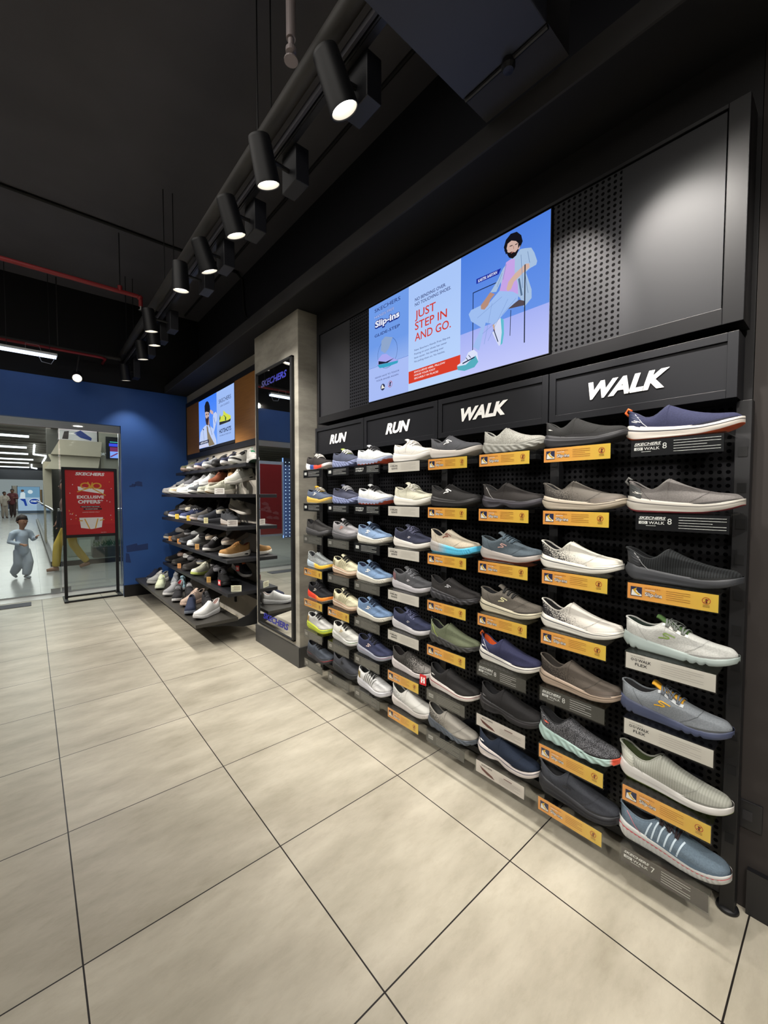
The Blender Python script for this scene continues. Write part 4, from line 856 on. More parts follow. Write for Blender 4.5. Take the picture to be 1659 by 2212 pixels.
poly([(.298, .27), (.33, .35), (.40, .34), (.42, .25), (.36, .2)], '#a8897e'); poly(A['hand'], '#cdb2b0'); poly(A['jacket'], '#bfd0f6'); poly(A['shirt'], '#8a7c64'); poly(A['hat'], '#1a1c26'); poly(A['face'], '#cbb0a8'); poly(A['beard'], '#3a2a2c')
seg((.285, .40), (.33, .405), .012, '#2a2228'); seg((.36, .40), (.395, .395), .012, '#2a2228'); seg((.345, .39), (.34, .35), .008, '#a98880')
seg((.17, .24), (.20, .10), .008, '#5f76a8'); seg((.44, .24), (.50, .13), .008, '#3b4c74'); seg((.57, .33), (.62, .25), .01, '#5f76a8'); seg((.16, .243), (.20, .225), .014, '#2b3040'); seg((.40, .27), (.43, .23), .016, '#2b3040')
poly([(.014, .05), (.38, .05), (.38, .088), (.016, .09)], '#151a3a'); tx('KARTIK AARYAN', (.06, .058), (.34, .058), .022, '#e6ecff', off=.02)
poly([(.002, .006), (.34, .006), (.34, .044), (.002, .044)], '#cfd2ee')
poly(A['shoe'], '#d3de52'); poly(A['shoes'], '#2c3038'); poly(A['stripe'], '#22523c'); poly([(.765, .29), (.79, .33), (.80, .29), (.785, .27), (.77, .26)], '#22523c')
tx('SKECHERS', (.754, .46), (1.13, .46), .045, '#1c2a50'); tx('USA CLASSICS', (.80, .413), (1.08, .413), .020, '#3a4a78'); tx('HOTSHOTS', (.757, .116), (1.125, .116), .045, '#101a40', off=.02); tx('AVAILABLE IN STORES NOW', (.76, .08), (1.12, .08), .016, '#3a4a78')
mb.build('screen_picture', mats, ss)

# ================================================================ red sign stand in the entrance
sg = thing('sign_stand', 'black floor stand with the red EXCLUSIVE OFFERS poster by the entrance', 'sign stand', (0, 5.1, 0))
sx0, sx1 = .219, .803
mb = MB()
for x in (sx0, sx1-.034): mb.box(x, x+.034, -.012, .012, .02, 1.675)

for x in (sx0, sx1-.034): MB().box(x, x+.034, -.012, .012, .02, 1.675).build('upright', BLK, sg, bevel=.002)
MB().box(sx0+.034, sx1-.034, -.012, .012, 1.64, 1.675).build('top_rail', BLK, sg); MB().box(sx0+.034, sx1-.034, -.012, .012, .785, .82).build('middle_rail', BLK, sg)
for x in (sx0-.012, sx1-.03): MB().box(x, x+.042, -.20, .18, 0, .022).build('foot', BLK, sg, bevel=.003)
for y in (-.19, .14): MB().box(sx0+.03, sx1-.03, y, y+.03, .002, .02).build('base_bar', BLK, sg)
RED = mat('#c3272c', .45)
MB().box(sx0+.034, sx1-.034, -.004, .008, .82, 1.64).build('poster_board', RED, sg)
P0 = sx0+.034; PW = sx1-sx0-.068
f = lambda u, v, n: (P0+u, -.004-n, .82+v); CX = PW/2
mb = MB(); MT = [mat('#ecebea', .5), mat('#dba53a', .5), mat('#8c1820', .5), mat('#1c1216', .5), mat('#b81f26', .5)]
mb.rect(0, PW, 0, .13, f, .0004, 4)
text('SKECHERS', .036, f, CX, .757, .0006, .31, shear=.2, off=.04, align='CENTER', mb=mb)
text('EXCLUSIVE', .036, f, CX, .462, .0006, .285, off=.04, align='CENTER', mb=mb); text('OFFERS*', .042, f, CX, .398, .0006, .265, off=.04, align='CENTER', mb=mb)
mb.rect(.15, .36, .345, .365, f, .0006, 3); mb.rect(.18, .375, .315, .335, f, .0006, 3)
text('WALK INTO THE STORE', .010, f, .16, .350, .0008, .19, off=.02, mb=mb); text('TO KNOW MORE', .010, f, .20, .320, .0008, .13, off=.02, mb=mb); text('LIMITED PERIOD ONLY', .009, f, .17, .280, .0008, .18, mb=mb); text('T&C APPLY', .007, f, .36, .012, .0008, .06, mb=mb)
mb.flat([(.125, .615), (.405, .575), (.395, .520), (.13, .565)], f, .0006, 0); mb.flat([(.135, .215), (.385, .215), (.37, .085), (.262, .065), (.15, .085)], f, .0006, 0)
for cu, w_, sg_ in ((.205, .045, 1), (.325, .045, -1)):
    mb.add([f(cu+r*math.cos(g)*1.0, .625+r*.75*math.sin(g), .0008) for r in (.036, .054) for g in [2*PI*i/20 for i in range(20)]], [(i, (i+1) % 20, 20+(i+1) % 20, 20+i) for i in range(20)], 1)
mb.disc(.262, .602, .016, f, .001, 1)
for a, b_ in (((.262, .60), (.23, .675)), ((.262, .60), (.28, .67)), ((.25, .598), (.12, .545)), ((.28, .59), (.42, .50)), ((.19, .2), (.24, .07)), ((.33, .2), (.30, .07)), ((.13, .18), (.17, .175)), ((.35, .175), (.40, .185))): mb.line(a, b_, .012, f, .0009, 1)
for i in range(16):
    rg = random.Random(i); u = rg.choice([rg.uniform(.02, .1), rg.uniform(.42, .49)]); v = rg.uniform(.15, .72); mb.flat([(u, v), (u+.012, v+.004), (u+.004, v+.016)], f, .0006, rg.choice([0, 1]))
mb.build('poster_print', MT, sg)
# ================================================================ far shelves
GREYW = mat('#a8a298', .8)
st_ = thing('shelf_standards', 'black slotted wall standards carrying the far shelves', 'wall standards', (1.6, 0, 0))
for y in (2.45, 3.08, 3.72, 4.36): MB().box(0, .019, y-.016, y+.016, .15, 1.80).build('standard', BLK, st_, bevel=.001)
def shelf(z, x0, y0, y1, label, th=.032):
    t = thing('wall_shelf', label, 'shelf', (1.6, 0, z), 0, 'black shelves on the far wall')
    MB().box(x0-1.6, -.002, y0, y1, -th, 0).build('board', BLK2, t, bevel=.002)
    for y in (2.45, 3.08, 3.72, 4.36):
        if y0 < y < y1: MB().prism([(0, -th), (-.28 if x0 < 1.3 else -.16, -th), (-.02, -th-.07), (0, -th-.07)], lambda u, v, n: (u, y+n, v), -.004, .004).build('bracket', BLK, t)
    return t
SZ = [1.615, 1.335, 1.045, .755, .46, .235]
shelf(SZ[0], 1.38, 2.19, 4.5, 'topmost black shelf below the wood toned panel')
for i, n_ in ((1, 'second black shelf from the top, holding the brown leather shoe'), (2, 'third black shelf from the top on the far wall'), (3, 'fourth black shelf from the top, holding the tan shoe'), (4, 'fifth black shelf, just above the low floor shelf')): shelf(SZ[i], 1.205, 2.19, 4.5, n_)
t = thing('floor_shelf', 'lowest and deepest black shelf, holding the white slip-on, near the floor', 'shelf', (1.6, 0, SZ[5]))
MB().box(-.66, -.30, 2.2, 4.78, -.03, 0).build('board', mat('#35332f', .4), t, bevel=.002)
for y in (2.215, 3.4, 4.6):
    pr = [(-.62, -.03), (-.30, -.03), (-.2, .0), (-.12, .07), (-.06, .13), (0, .16), (0, -.06), (-.1, -.10), (-.25, -.10), (-.4, -.06)]
    MB().prism(pr, lambda u, v, n: (u, y+n, v), 0, .012).build('bracket', BLK, t, bevel=.002)
MB().box(-.06, -.03, 2.2, 4.7, .09, .13).build('cross_bar', BLK, t)

# shoes: (shelf, raised?, x, y, angle, keywords, label)
A = PI
BAY = [
(0,0,1.47,4.16,A+.55,dict(up='#7d7f5a',sole='#d8b8a8',pat='lug'),'olive green shoe with pink sole'),
(0,0,1.47,3.90,A+.55,dict(up='#77736a',sole='#d6d0c8'),'taupe shoe with pale sole'),
(0,0,1.47,3.61,A+.55,dict(kind='lace',up='#2f3a68',sole='#dcc0b8'),'navy shoe with pinkish sole'),
(0,0,1.47,3.32,A+.55,dict(up='#84868a',sole='#e4e2e0'),'mid grey shoe with white sole'),
(0,0,1.47,3.02,A+.55,dict(kind='lace',up='#26262a',sole='#1f1f22'),'all black shoe'),
(0,0,1.47,2.76,A+.55,dict(kind='lace',up='#2e3454',sole='#e6e2e2'),'dark navy shoe with white sole'),
(0,0,1.47,2.51,A+.55-.15,dict(kind='high',up='#e4e2dc',sole='#ecebe6',cap_='#17171a',stay='#17171a',heel='#17171a',tong='#17171a'),'black and white sneaker'),
(0,0,1.47,2.25,-PI/2-.25,dict(kind='high',up='#e9e7e0',sole='#ebe9e4',out='#17352a',heel='#dedcd4',tong='#2f8a5c',lace='#ebe9e4',lin_='#2f8a5c',stay='#f0efe9'),'white high sneaker with green tongue'),
(1,0,1.34,4.38,A+.25,dict(kind='lace',up='#d5d3d0',sole='#e9e7e4',heel='#3a3a40',lace='#d8d8d6'),'white and black running shoe'),
(1,0,1.35,4.10,A+.2,dict(kind='lace',up='#dcdad0',sole='#e8e6e2',cap_='#d3bf98',lace='#e6e4de'),'white shoe with cream toe'),
(1,0,1.36,3.74,A-.1,dict(kind='lace',up='#dfe6e6',sole='#e9e9e6',heel='#7fb8b4',stay='#9cc6c4',lace='#e6e9e9'),'white shoe with teal lines'),
(1,0,1.35,3.38,A+.5,dict(kind='lace',up='#5a5e62',sole='#ecebe8',lace='#a9acb0'),'grey shoe with tall white sole'),
(1,0,1.36,3.02,A+.25,dict(kind='lace',up='#a9ab98',sole='#dcd8c8',lace='#b9baa8'),'sage running shoe'),
(1,0,1.35,2.72,A+.1,dict(kind='lace',up='#b0b09c',sole='#d9d2bd',out='#b08a55',lace='#c2c2b0'),'sage sneaker with gum outsole'),
(1,1,1.43,4.24,A-.5,dict(kind='lace',up='#9da0a6',sole='#3a3c42',lace='#c6c8cc'),'grey and navy shoe raised on its stand'),
(1,1,1.43,3.92,A+.2,dict(kind='lace',up='#75757c',sole='#dfdedc',lace='#5a5a60'),'mesh grey shoe with white sole, raised'),
(1,1,1.44,3.56,A+.1,dict(kind='lace',up='#b9bcc0',sole='#e9e9e9',lace='#e9e9e9'),'silver shoe with white sole, raised'),
(1,1,1.42,3.29,A+.1,dict(kind='lace',up='#e2e1de',sole='#ececea',lace='#eeeeec'),'bright white lace-up, raised'),
(1,1,1.41,3.00,A+.35,dict(kind='lace',up='#8a4526',sole='#dccfb8',lace='#5f2c18',midm=None,lin_='#2a1a14'),'brown leather lace-up'),
(1,1,1.44,2.76,-PI/2-.2,dict(kind='lace',up='#b78a58',sole='#e6e0d2',lace='#c79c6c'),'tan suede lace-up'),
(1,1,1.40,2.46,A+.1,dict(kind='lace',up='#d5d6cb',sole='#dedacf',lace='#e6e5dd',stay='#e3e2da',heel='#b7b9ad',loop='#4a2426',cap_='#c9cbbd'),'large off-white sneaker with air window'),
(2,0,1.37,4.42,A,dict(up='#6a6a6c',sole='#4c4c50'),'grey low shoe'),
(2,0,1.35,4.12,A+.1,dict(kind='lace',up='#4a5480',sole='#e3e1de',lace='#e3e1de',logo='#c9c9d6'),'blue violet shoe with white sole, far one'),
(2,0,1.35,3.62,A+.1,dict(kind='lace',up='#4c5684',sole='#e6e4e0',lace='#e3e1de',logo='#c9c9d6'),'blue violet shoe with white sole, near one'),
(2,0,1.37,3.30,A,dict(up='#7a7672',sole='#c9b5ab'),'taupe low shoe with pink sole'),
(2,0,1.37,3.02,A,dict(up='#4a4e5a',sole='#8a8c94'),'slate low shoe'),
(2,0,1.36,2.50,-PI/2+.1,dict(kind='lace',up='#45474d',sole='#b9aea4',out='#b5854e',lace='#2a2a2e'),'dark grey sneaker with brown toe'),
(2,1,1.42,4.3,A+.3,dict(up='#1d1c1e',sole='#2d2c2e'),'black slip-on pointing left, raised'),
(2,1,1.42,4.06,A-.4,dict(kind='lace',up='#5a5855',sole='#8a8a8a',lace='#b9b9b9'),'grey lace-up behind the blue violet shoe'),
(2,1,1.42,3.84,A+.2,dict(up='#5c5650',sole='#e0dac8',cap_='#ded6bd'),'brown slip-on with cream toe'),
(2,1,1.43,3.63,A-.2,dict(kind='lace',up='#2a2a2d',sole='#3a3a3d',lace='#55555a'),'black lace-up with grey tongue, raised'),
(2,1,1.43,3.36,-PI/2-.4,dict(kind='lace',up='#161618',sole='#1d1d20'),'black mesh trainer, raised'),
(2,1,1.43,3.04,-PI/2-.3,dict(kind='lace',up='#141416',sole='#1d1d20'),'black trainer beside the white toed one'),
(2,1,1.42,2.80,A+.35,dict(kind='lace',up='#1f2021',sole='#d9d6cc',cap_='#d8d4c4'),'black lace-up with cream toe'),
(2,1,1.41,2.53,-PI/2+.25,dict(kind='lace',up='#d8d3c6',sole='#d8d2c6',out='#a98a60',lace='#e0dbd0',st=1.15,stay='#ddd8cc'),'large cream lace-up pointing right'),
(3,0,1.36,4.42,A+.1,dict(kind='lace',up='#3f4d66',sole='#e0d2b8',lace='#27303f'),'blue shoe with cream sole'),
(3,0,1.37,4.08,A,dict(kind='lace',up='#4d4744',sole='#3f3b39'),'dark taupe lace-up'),
(3,0,1.37,3.74,A,dict(up='#3a3c40',sole='#5c5e64'),'charcoal slip-on low on the shelf'),
(3,0,1.35,3.44,A+.5,dict(kind='lace',up='#e3e5e0',sole='#ecece9',heel='#2f8a76',lace='#f0f0ee'),'white sneaker with green heel'),
(3,0,1.34,2.92,-PI/2-.9,dict(kind='lace',up='#3b3a3c',sole='#e0dfdc',lace='#e0dfdc'),'black sneaker with white laces'),
(3,0,1.35,2.37,A+.15,dict(kind='lace',up='#a9793f',sole='#e3ddd0',lace='#a06c34',lin_='#7a1f26',stay='#b07f45'),'tan leather lace-up with red lining'),
(3,1,1.42,4.26,A-.5,dict(up='#9c9896',sole='#8b8886',lin_='#55504e'),'grey slip-on with open collar, raised'),
(3,1,1.42,3.92,A+.3,dict(up='#232326',sole='#9a9a9c'),'black slip-on with grey sole edge'),
(3,1,1.42,3.6,A-.5,dict(up='#9a9d9f',sole='#3a3a3c',lin_='#55585a'),'light grey slip-on with black sole'),
(3,1,1.43,3.34,A,dict(kind='lace',up='#17171a',sole='#1c1c20'),'black trainer on the fourth shelf'),
(3,1,1.43,3.17,A+.3,dict(kind='lace',up='#4a443e',sole='#cfbfa9',cap_='#c9b59c'),'brown lace-up with beige toe'),
(3,1,1.43,2.76,-PI/2-.1,dict(kind='lace',up='#8a8a90',sole='#b9b9bd',lace='#c98a80',heel='#2a2a2e'),'grey sneaker with pink laces'),
(3,1,1.40,2.60,A+.3,dict(up='#69605a',sole='#cfc8bd',cap_='#d3c8b8'),'long taupe slip-on with white toe'),
(4,0,1.37,4.40,A,dict(up='#262628',sole='#36363a'),'black slip-on at the far end'),
(4,0,1.37,4.08,A,dict(kind='lace',up='#33312f',sole='#2f2d2c',lace='#77777a'),'dark brown lace-up'),
(4,0,1.37,3.62,A,dict(kind='lace',up='#413d3a',sole='#3c3836'),'brownish grey lace-up'),
(4,0,1.35,3.28,A+.35,dict(kind='lace',up='#e3e3cc',sole='#c6d860',lace='#e9e9d8',midm=None),'pale yellow shoe with lime sole'),
(4,0,1.35,2.98,-PI/2-.7,dict(kind='lace',up='#2f2d2c',sole='#2a2827'),'black lace-up pointing to the aisle'),
(4,0,1.33,2.60,-PI/2-.15,dict(kind='lace',up='#19191b',sole='#1c1c1e',lace='#55555a'),'black trainer with red tag hanging from its laces'),
(4,1,1.42,4.24,A+.3,dict(up='#3c2f28',sole='#a98f80',cap_='#a08678'),'dark brown slip-on with pinkish toe'),
(4,1,1.42,3.95,A-.6,dict(up='#a6a6a2',sole='#d0cfcb',lin_='#44443f'),'pale grey slip-on, raised'),
(4,1,1.42,3.78,A+.2,dict(up='#46464a',sole='#6b6b6f',cap_='#77777b'),'charcoal slip-on with grey toe'),
(4,1,1.42,3.45,A+.3,dict(up='#3c3733',sole='#ddd6be',cap_='#6a6f7c'),'brown slip-on with cream sole'),
(4,1,1.43,3.25,-PI/2-.5,dict(kind='lace',up='#333132',sole='#8d8b8c'),'dark lace-up behind the yellow shoe'),
(4,1,1.41,2.88,A+.35,dict(up='#47464a',sole='#8b8b90',cap_='#8e8e94'),'grey slip-on with silver toe'),
(4,1,1.41,2.50,-PI/2+.12,dict(kind='lace',up='#222430',sole='#c2c2c6',lace='#232a40',tong='#b5603a'),'black and navy lace-up with red tag'),
(5,0,1.12,4.56,-PI/2-.7,dict(up='#222c48',sole='#8a8f98'),'dark navy slip-on at the far end'),
(5,0,1.10,4.28,A+.55,dict(kind='lace',up='#b9bab8',sole='#d9d8d4',lace='#dad9d5'),'light grey lace-up'),
(5,0,1.06,3.96,-PI/2-.35,dict(kind='lace',up='#d5dcb9',sole='#dfe6c9',lace='#e9ecd8',lin_='#c9e04a'),'pale lime white lace-up'),
(5,0,1.25,4.06,-PI/2-.35,dict(kind='lace',up='#8b8f94',sole='#dddddd',lace='#c6c8ca'),'grey lace-up behind the lime white one'),
(5,0,1.23,3.71,-PI/2-.3,dict(kind='lace',up='#a9d4e4',sole='#cfd3d6',lace='#17181a'),'sky blue shoe with black laces'),
(5,0,1.09,3.52,A+.75,dict(up='#8f8f92',sole='#dededd',lin_='#b5343a'),'grey slip-on with red lining'),
(5,0,1.06,3.22,-PI/2-.35,dict(kind='lace',up='#26262a',sole='#c9c9c9',lace='#8b8b8f'),'black lace-up at the shelf edge'),
(5,0,1.19,3.28,-PI/2-.2,dict(kind='lace',up='#202024',sole='#3a3a3e',lace='#b9b9bc'),'black lace-up with pale label'),
(5,0,1.13,2.94,A+.55,dict(kind='lace',up='#b39c8c',sole='#d9b8a4',lace='#c2ab9b'),'dusty pink lace-up'),
(5,0,1.03,2.66,-PI/2-.35,dict(up='#1f2a48',sole='#6d7688'),'navy moccasin slip-on'),
(5,0,1.20,2.72,-PI/2-.15,dict(kind='lace',up='#1d1d20',sole='#26262a'),'black lace-up behind the white slip-on'),
(5,0,1.10,2.42,A+.55,dict(up='#e3e3e1',sole='#e6e6e6',lin_='#c2aaa4',logo=None,stay=None),'plain white slip-on'),
]
SHN = ['the topmost far shelf', 'the second far shelf', 'the third far shelf', 'the fourth far shelf', 'the fifth far shelf', 'the low floor shelf']
for k, (si, rz, x, y, an, kw, lab) in enumerate(BAY):
    kw = {a: b for a, b in kw.items() if b is not None}
    z = SZ[si]+.0005+(.102 if rz else 0); pit = .28 if rz else 0; x += .04 if rz else -.01 if si in (1, 2, 3, 4) else 0
    nm = 'slip_on_shoe' if kw.get('kind', 'slip') == 'slip' else 'sneaker'
    t = thing(nm, lab+' on '+SHN[si], 'shoe', (0, 0, 0), 0, 'shoes on the far shelves')
    kw.setdefault('ht', 1.22); kw.setdefault('st', 1.3); build_shoe(t, simple=True, L=.295, **kw)
    if 'white slip-on' in lab and si == 5:
        q = Shoe('slip'); m_ = MB(); q.ribbon(m_, [(.34, .98), (.37, .55), (.36, .3)], .003, .0016); m_.build('gore_seam', mat('#b9b9b6', .6), t)
    if 'air window' in lab or 'tan leather' in lab:
        for sg in (-1, 1): MB().tube([(a_*.295, sg*.0375, .021) for a_ in (.10, .14, .2, .25)], [.001, .007, .006, .001], 10).build('air_window', mat('#141416', .3), t, smooth=True)
    if rz:
        place(t, x, y, z+.012, an, pit, L=.295)
        rx = min(x+.03, 1.53)
        rr = thing('acrylic_riser', 'clear stand under the %s' % lab, 'shoe stand', (rx, y, SZ[si]), 0, 'clear sloping shoe stands on the far shelves')
        m_ = MB(); m_.box(-.04, -.037, -.03, .03, 0, .122); m_.box(.037, .04, -.03, .03, 0, .13)
        V_ = [(-.045, -.03, .128), (.045, -.03, .136), (.045, .03, .136), (-.045, .03, .128)]; m_.add([(a, b, c-.003) for a, b, c in V_]+[(a, b, c-.0055) for a, b, c in V_], [(0, 1, 2, 3), (7, 6, 5, 4), (0, 4, 5, 1), (1, 5, 6, 2), (2, 6, 7, 3), (3, 7, 4, 0)])
        m_.build('stand_plate', ACR, rr)
    else: place(t, x, y, z, an, L=.295)
# small cards and tags
CRD = [(2, 1.24, 3.92, '#d9b83a'), (2, 1.24, 3.45, '#d9b83a'), (2, 1.24, 2.86, '#d8d2a0'), (3, 1.24, 4.25, '#c98a4a'), (3, 1.24, 3.85, '#c98a4a'), (3, 1.24, 3.16, '#c99a5a'), (4, 1.24, 3.86, '#c9905a'), (4, 1.24, 2.80, '#cfa45c'), (1, 1.27, 2.55, '#dcdad4'), (2, 1.30, 2.31, '#d9d4cc'), (4, 1.30, 2.24, '#dcdcc0')]
for si, x, y, h in CRD:
    t = thing('price_card', 'small %s card on %s, %.1f shoe lengths in' % ({'#d': 'yellow', '#c': 'orange'}[h[:2]] if h not in ('#dcdad4', '#d9d4cc', '#dcdcc0') else 'white', SHN[si], (y-2.19)/.28), 'price card', (x, y, SZ[si]), 1.0, 'small cards on the far shelves')
    big = h in ('#dcdad4', '#d9d4cc', '#dcdcc0')
    MB().box(-.002, .002, -.045 if big else -.02, .045 if big else .02, 0, .055).build('card', mat(h, .5), t)
    m_ = MB(); w_ = .035 if big else .014
    for k in range(4): m_.box(-.0026, -.002, -w_, w_*(.6 if k % 2 else 1), .012+k*.01, .015+k*.01)
    m_.build('print', mat('#5a3a2a', .6), t)
def red_tag(x, y, z, label, rz=0):
    t = thing('hang_tag', label, 'tag', (x, y, z), rz, 'red hang tags on shoes')
    MB().box(-.001, .001, -.018, .018, -.05, 0).build('card', mat('#c1272d', .5), t)
    m_ = MB(); m_.box(-.0018, -.001, -.011, -.003, -.040, -.012); m_.box(-.0018, -.001, .003, .011, -.040, -.012); m_.box(-.0018, -.001, -.011, .011, -.028, -.023); m_.build('print', mat('#ecebe8', .5), t)
    MB().tube([(0, 0, -.003), (.01, 0, .02), (.03, .01, .035)], .0008, 5).build('string', mat('#17171a', .8), t)
red_tag(1.335, -.035, .455, 'red hang tag with white print on a black string above the bottom rack tier', .2)
red_tag(1.24, 2.50, SZ[4]+.07, 'red hang tag on the black trainer of the fifth far shelf', .3); red_tag(1.36, 2.36, SZ[4]+.21, 'red hang tag on the navy laced shoe of the fifth far shelf', .5)

# ================================================================ ceiling gear
PIPE = mat('#3a3836', .6, vary=.12, vscale=6); LMP = mat('#101114', .5); 
tp = thing('track_pipe', 'grey conduit pipe running along above the spotlights', 'pipe', (.82, 0, 3.06))
MB().tube([(0, y, 0) for y in (-4, 0, 2, 5-.2)], .036, 20).build('pipe', PIPE, tp, smooth=True)
for y in (.56, 2.36, 4.1, -1.2):
    for dx in (-.03, .04): MB().tube([(dx, y, .0), (dx, y, .73)], .0035, 6).build('hanger_rod', LMP, tp)
tr = MB().box(.885, .92, -4, 4.8, 3.0, 3.035).box(.892, .913, -4, 4.8, 2.997, 3.001).build('light_track', mat('#1a1a1d', .4)); tag(tr, 'black electric track that carries the spotlights', 'track')
MB_ = MB().box(.86, .872, -4, 4.8, 2.99, 3.02); tag(MB_.build('cable_tray', mat('#3d3c42', .6)), 'thin grey metal strip beside the light track', 'strip')
for y in (-4, -2, 0, 1.0, 2.4, 4.0): pass
LENS = emit('#fff6e8', 6.0); RIM = mat('#dcdad4', .5)
def lamp(x, y, z, az, el, label, e=1.0, vis=True, size=1.45, seen=True, r=.056, track=True):
    el, az = math.radians(el), math.radians(az); d = Vector((math.sin(el)*math.cos(az), math.sin(el)*math.sin(az), -math.cos(el)))
    t = thing('track_spotlight', label, 'spotlight', (x, y, z), 0, 'black spotlights on the ceiling track')
    MB().lathe([(0, -.19), (r*.86, -.19), (r*.9, -.18), (r, -.01), (r, 0), (r-.004, 0), (r-.006, -.004)], (0, 0, 0), d, 64).build('housing', LMP, t, smooth=False)
    MB().lathe([(r-.004, -.001), (r-.012, -.018), (r-.014, -.022)], (0, 0, 0), d, 32).build('reflector_ring', RIM, t, smooth=True)
    MB().lathe([(0, -.019), (r-.012, -.019)], (0, 0, 0), d, 32).build('lens', LENS, t)
    if track:
        top = -d*.12; ax = .903-x
        MB().box(ax+.008, ax+.080, -.070, .070, .045, 2.998-z-.002).build('driver_box', mat('#1c1d22', .5), t, bevel=.004)
        MB().tube([top, (ax+.02, 0, .12)], .010, 10).build('pivot_arm', LMP, t)
    l = bpy.data.lights.new('spot', 'SPOT'); l.energy = SPOT*e; l.spot_size = size; l.spot_blend = .7; l.shadow_soft_size = .02; l.color = (1, .945, .87)
    o = bpy.data.objects.new('spot_beam', l); COL.objects.link(o); o.parent = t; o.location = d*.012; o.rotation_euler = d.to_track_quat('-Z', 'Y').to_euler()
    return t
LP = [(.859, -.063, 2.78, 350, 25, 'nearest lit spotlight, largest one at the top of the photo', 1), (.806, .481, 2.78, 20, 18, 'second nearest spotlight on the track', 1), (.835, .953, 2.78, 10, 20, 'third spotlight counting from the nearest', 1),
      (.843, 1.434, 2.78, 10, 22, 'fourth spotlight counting from the nearest, tilted', 1), (.771, 1.826, 2.78, 60, 6, 'fifth spotlight, a wide drum left of the tilted one', 1), (.774, 2.786, 2.78, 30, 10, 'sixth spotlight, upper one of the far group', 1),
      (.874, 3.147, 2.78, 30, 8, 'seventh spotlight, right one of the far group', 1), (.874, 3.687, 2.78, 30, 10, 'eighth spotlight, third from the blue wall', 1), (.838, 4.50, 2.72, 50, 10, 'farthest spotlight on the track, before the blue wall', .45)]
for x, y, z, az, el, lab, e in LP: lamp(x, y, z, az, el, lab, e)
lamp(.36, 4.50, 2.66, 266, 62, 'round spotlight shining straight at the camera over the entrance', .5, track=False, r=.05)
tag(MB().tube([(.36, 4.55, 2.74), (.40, 4.62, 3.0)], .008, 8).tube([(.2, 4.62, 3.0), (.2, 4.62, 3.785)], .006, 8).tube([(-2.5, 4.62, 3.0), (-2.5, 4.62, 3.785)], .006, 8).tube([(-4.4, 4.62, 3.0), (.8, 4.62, 3.0)], .022, 12).build('cross_track', mat('#2c2a29', .6)), 'dark cross bar near the blue wall that carries the round spotlight', 'track')
lamp(.86, -.76, 2.80, 337, 41, 'spotlight above the frame aimed at the right of the casing', 3.0, size=.55); lamp(.86, -.58, 2.80, 355, 41, 'spotlight above the frame aimed beside the big screen', 4.2, size=.48); lamp(.86, -.92, 2.80, 330, 24, 'spotlight above the frame aimed down at the rack', 1.1, size=1.3); lamp(.86, -1.1, 2.80, 20, 36, 'spotlight over the camera aimed at the casing', .9, size=.85)
lamp(.86, -1.8, 2.80, 40, 22, 'spotlight behind the camera on the same track', 1.0); lamp(.86, -2.6, 2.80, 60, 15, 'rearmost spotlight behind the camera', 1.0)
# second track, left of the frame
tag(MB().box(-1.32, -1.28, -4, 4.5, 3.0, 3.035).tube([(-1.3, -2, 3.03), (-1.3, -2, 3.79)], .004, 6).tube([(-1.3, 2, 3.03), (-1.3, 2, 3.79)], .004, 6).build('light_track', mat('#1a1a1d', .4)), 'second light track left of the picture', 'track')
for k, y in enumerate((-2.6, -1.3, 0, 1.3, 2.6, 3.8)): lamp(-1.3, y, 2.78, (18, 8, 0, -8, 12, -14)[k], (52, 52, 52, 52, 55, 55)[k], 'spotlight %s on the left track' % ('one', 'two', 'three', 'four', 'five', 'six')[k], (1.8, 1.8, 1.9, 2.6, 5, 5)[k], track=False, size=.8)
# sprinkler pipes
RP = mat('#8a2226', .5)
sp = thing('sprinkler_pipe', 'red sprinkler pipe with elbow and head under the ceiling', 'pipe', (0, 0, 0))
MB().tube([(-4, 3.24, 3.25), (.68, 3.24, 3.25), (.755, 3.24, 3.25), (.78, 3.24, 3.23), (.78, 3.24, 3.16)], .019, 14).build('pipe', RP, sp, smooth=True)
MB().tube([(.765, 3.24, 3.25), (.785, 3.24, 3.23)], .026, 12).build('elbow', RP, sp, smooth=True)
MB().tube([(.61, 3.24, 3.25), (.61, 3.24, 3.30)], .02, 12).build('clamp', RP, sp); MB().tube([(.61, 3.24, 3.28), (.61, 3.24, 3.79)], .004, 6).build('hanger_rod', LMP, sp)
MB().lathe([(.012, 0), (.008, -.02), (.006, -.03), (.022, -.034), (.022, -.037), (0, -.037)], (.78, 3.24, 3.16), (0, 0, 1), 14).build('sprinkler_head', mat('#a8a8a4', .3, .8), sp)
tag(MB().tube([(-4, 4.55, 2.96), (.60, 4.55, 2.96), (.64, 4.58, 2.96), (.64, 4.82, 2.96)], .015, 12).build('sprinkler_pipe', RP, smooth=True), 'thinner red sprinkler pipe near the blue wall', 'pipe')
h = thing('sprinkler', 'pale sprinkler head hanging above the top edge lamps', 'sprinkler', (.70, .06, 3.0))
MB().lathe([(.018, .79), (.018, .03), (.012, .03), (.01, 0), (.02, -.005), (.02, -.02), (.008, -.03), (.026, -.045), (.026, -.05), (0, -.05)], k=16).build('head', mat('#8e8484', .4, .3), h)
tag(MB().tube([(-4, 3.12, 3.775), (1.5, 3.13, 3.775), (1.70, 3.16, 3.775), (1.775, 3.19, 3.73), (1.775, 3.16, 3.42), (1.775, 3.12, 3.30), (1.775, 2.93, 3.20)], .014, 10).build('conduit', mat('#0e0e10', .7), smooth=True), 'thin black conduit crossing the ceiling and dropping down the upper wall', 'conduit')
tag(MB().tube([(1.58, -4, 3.777), (1.58, 4.7, 3.777)], .012, 8).build('conduit', mat('#121214', .7)), 'thin black conduit running along the ceiling beside the wall', 'conduit')
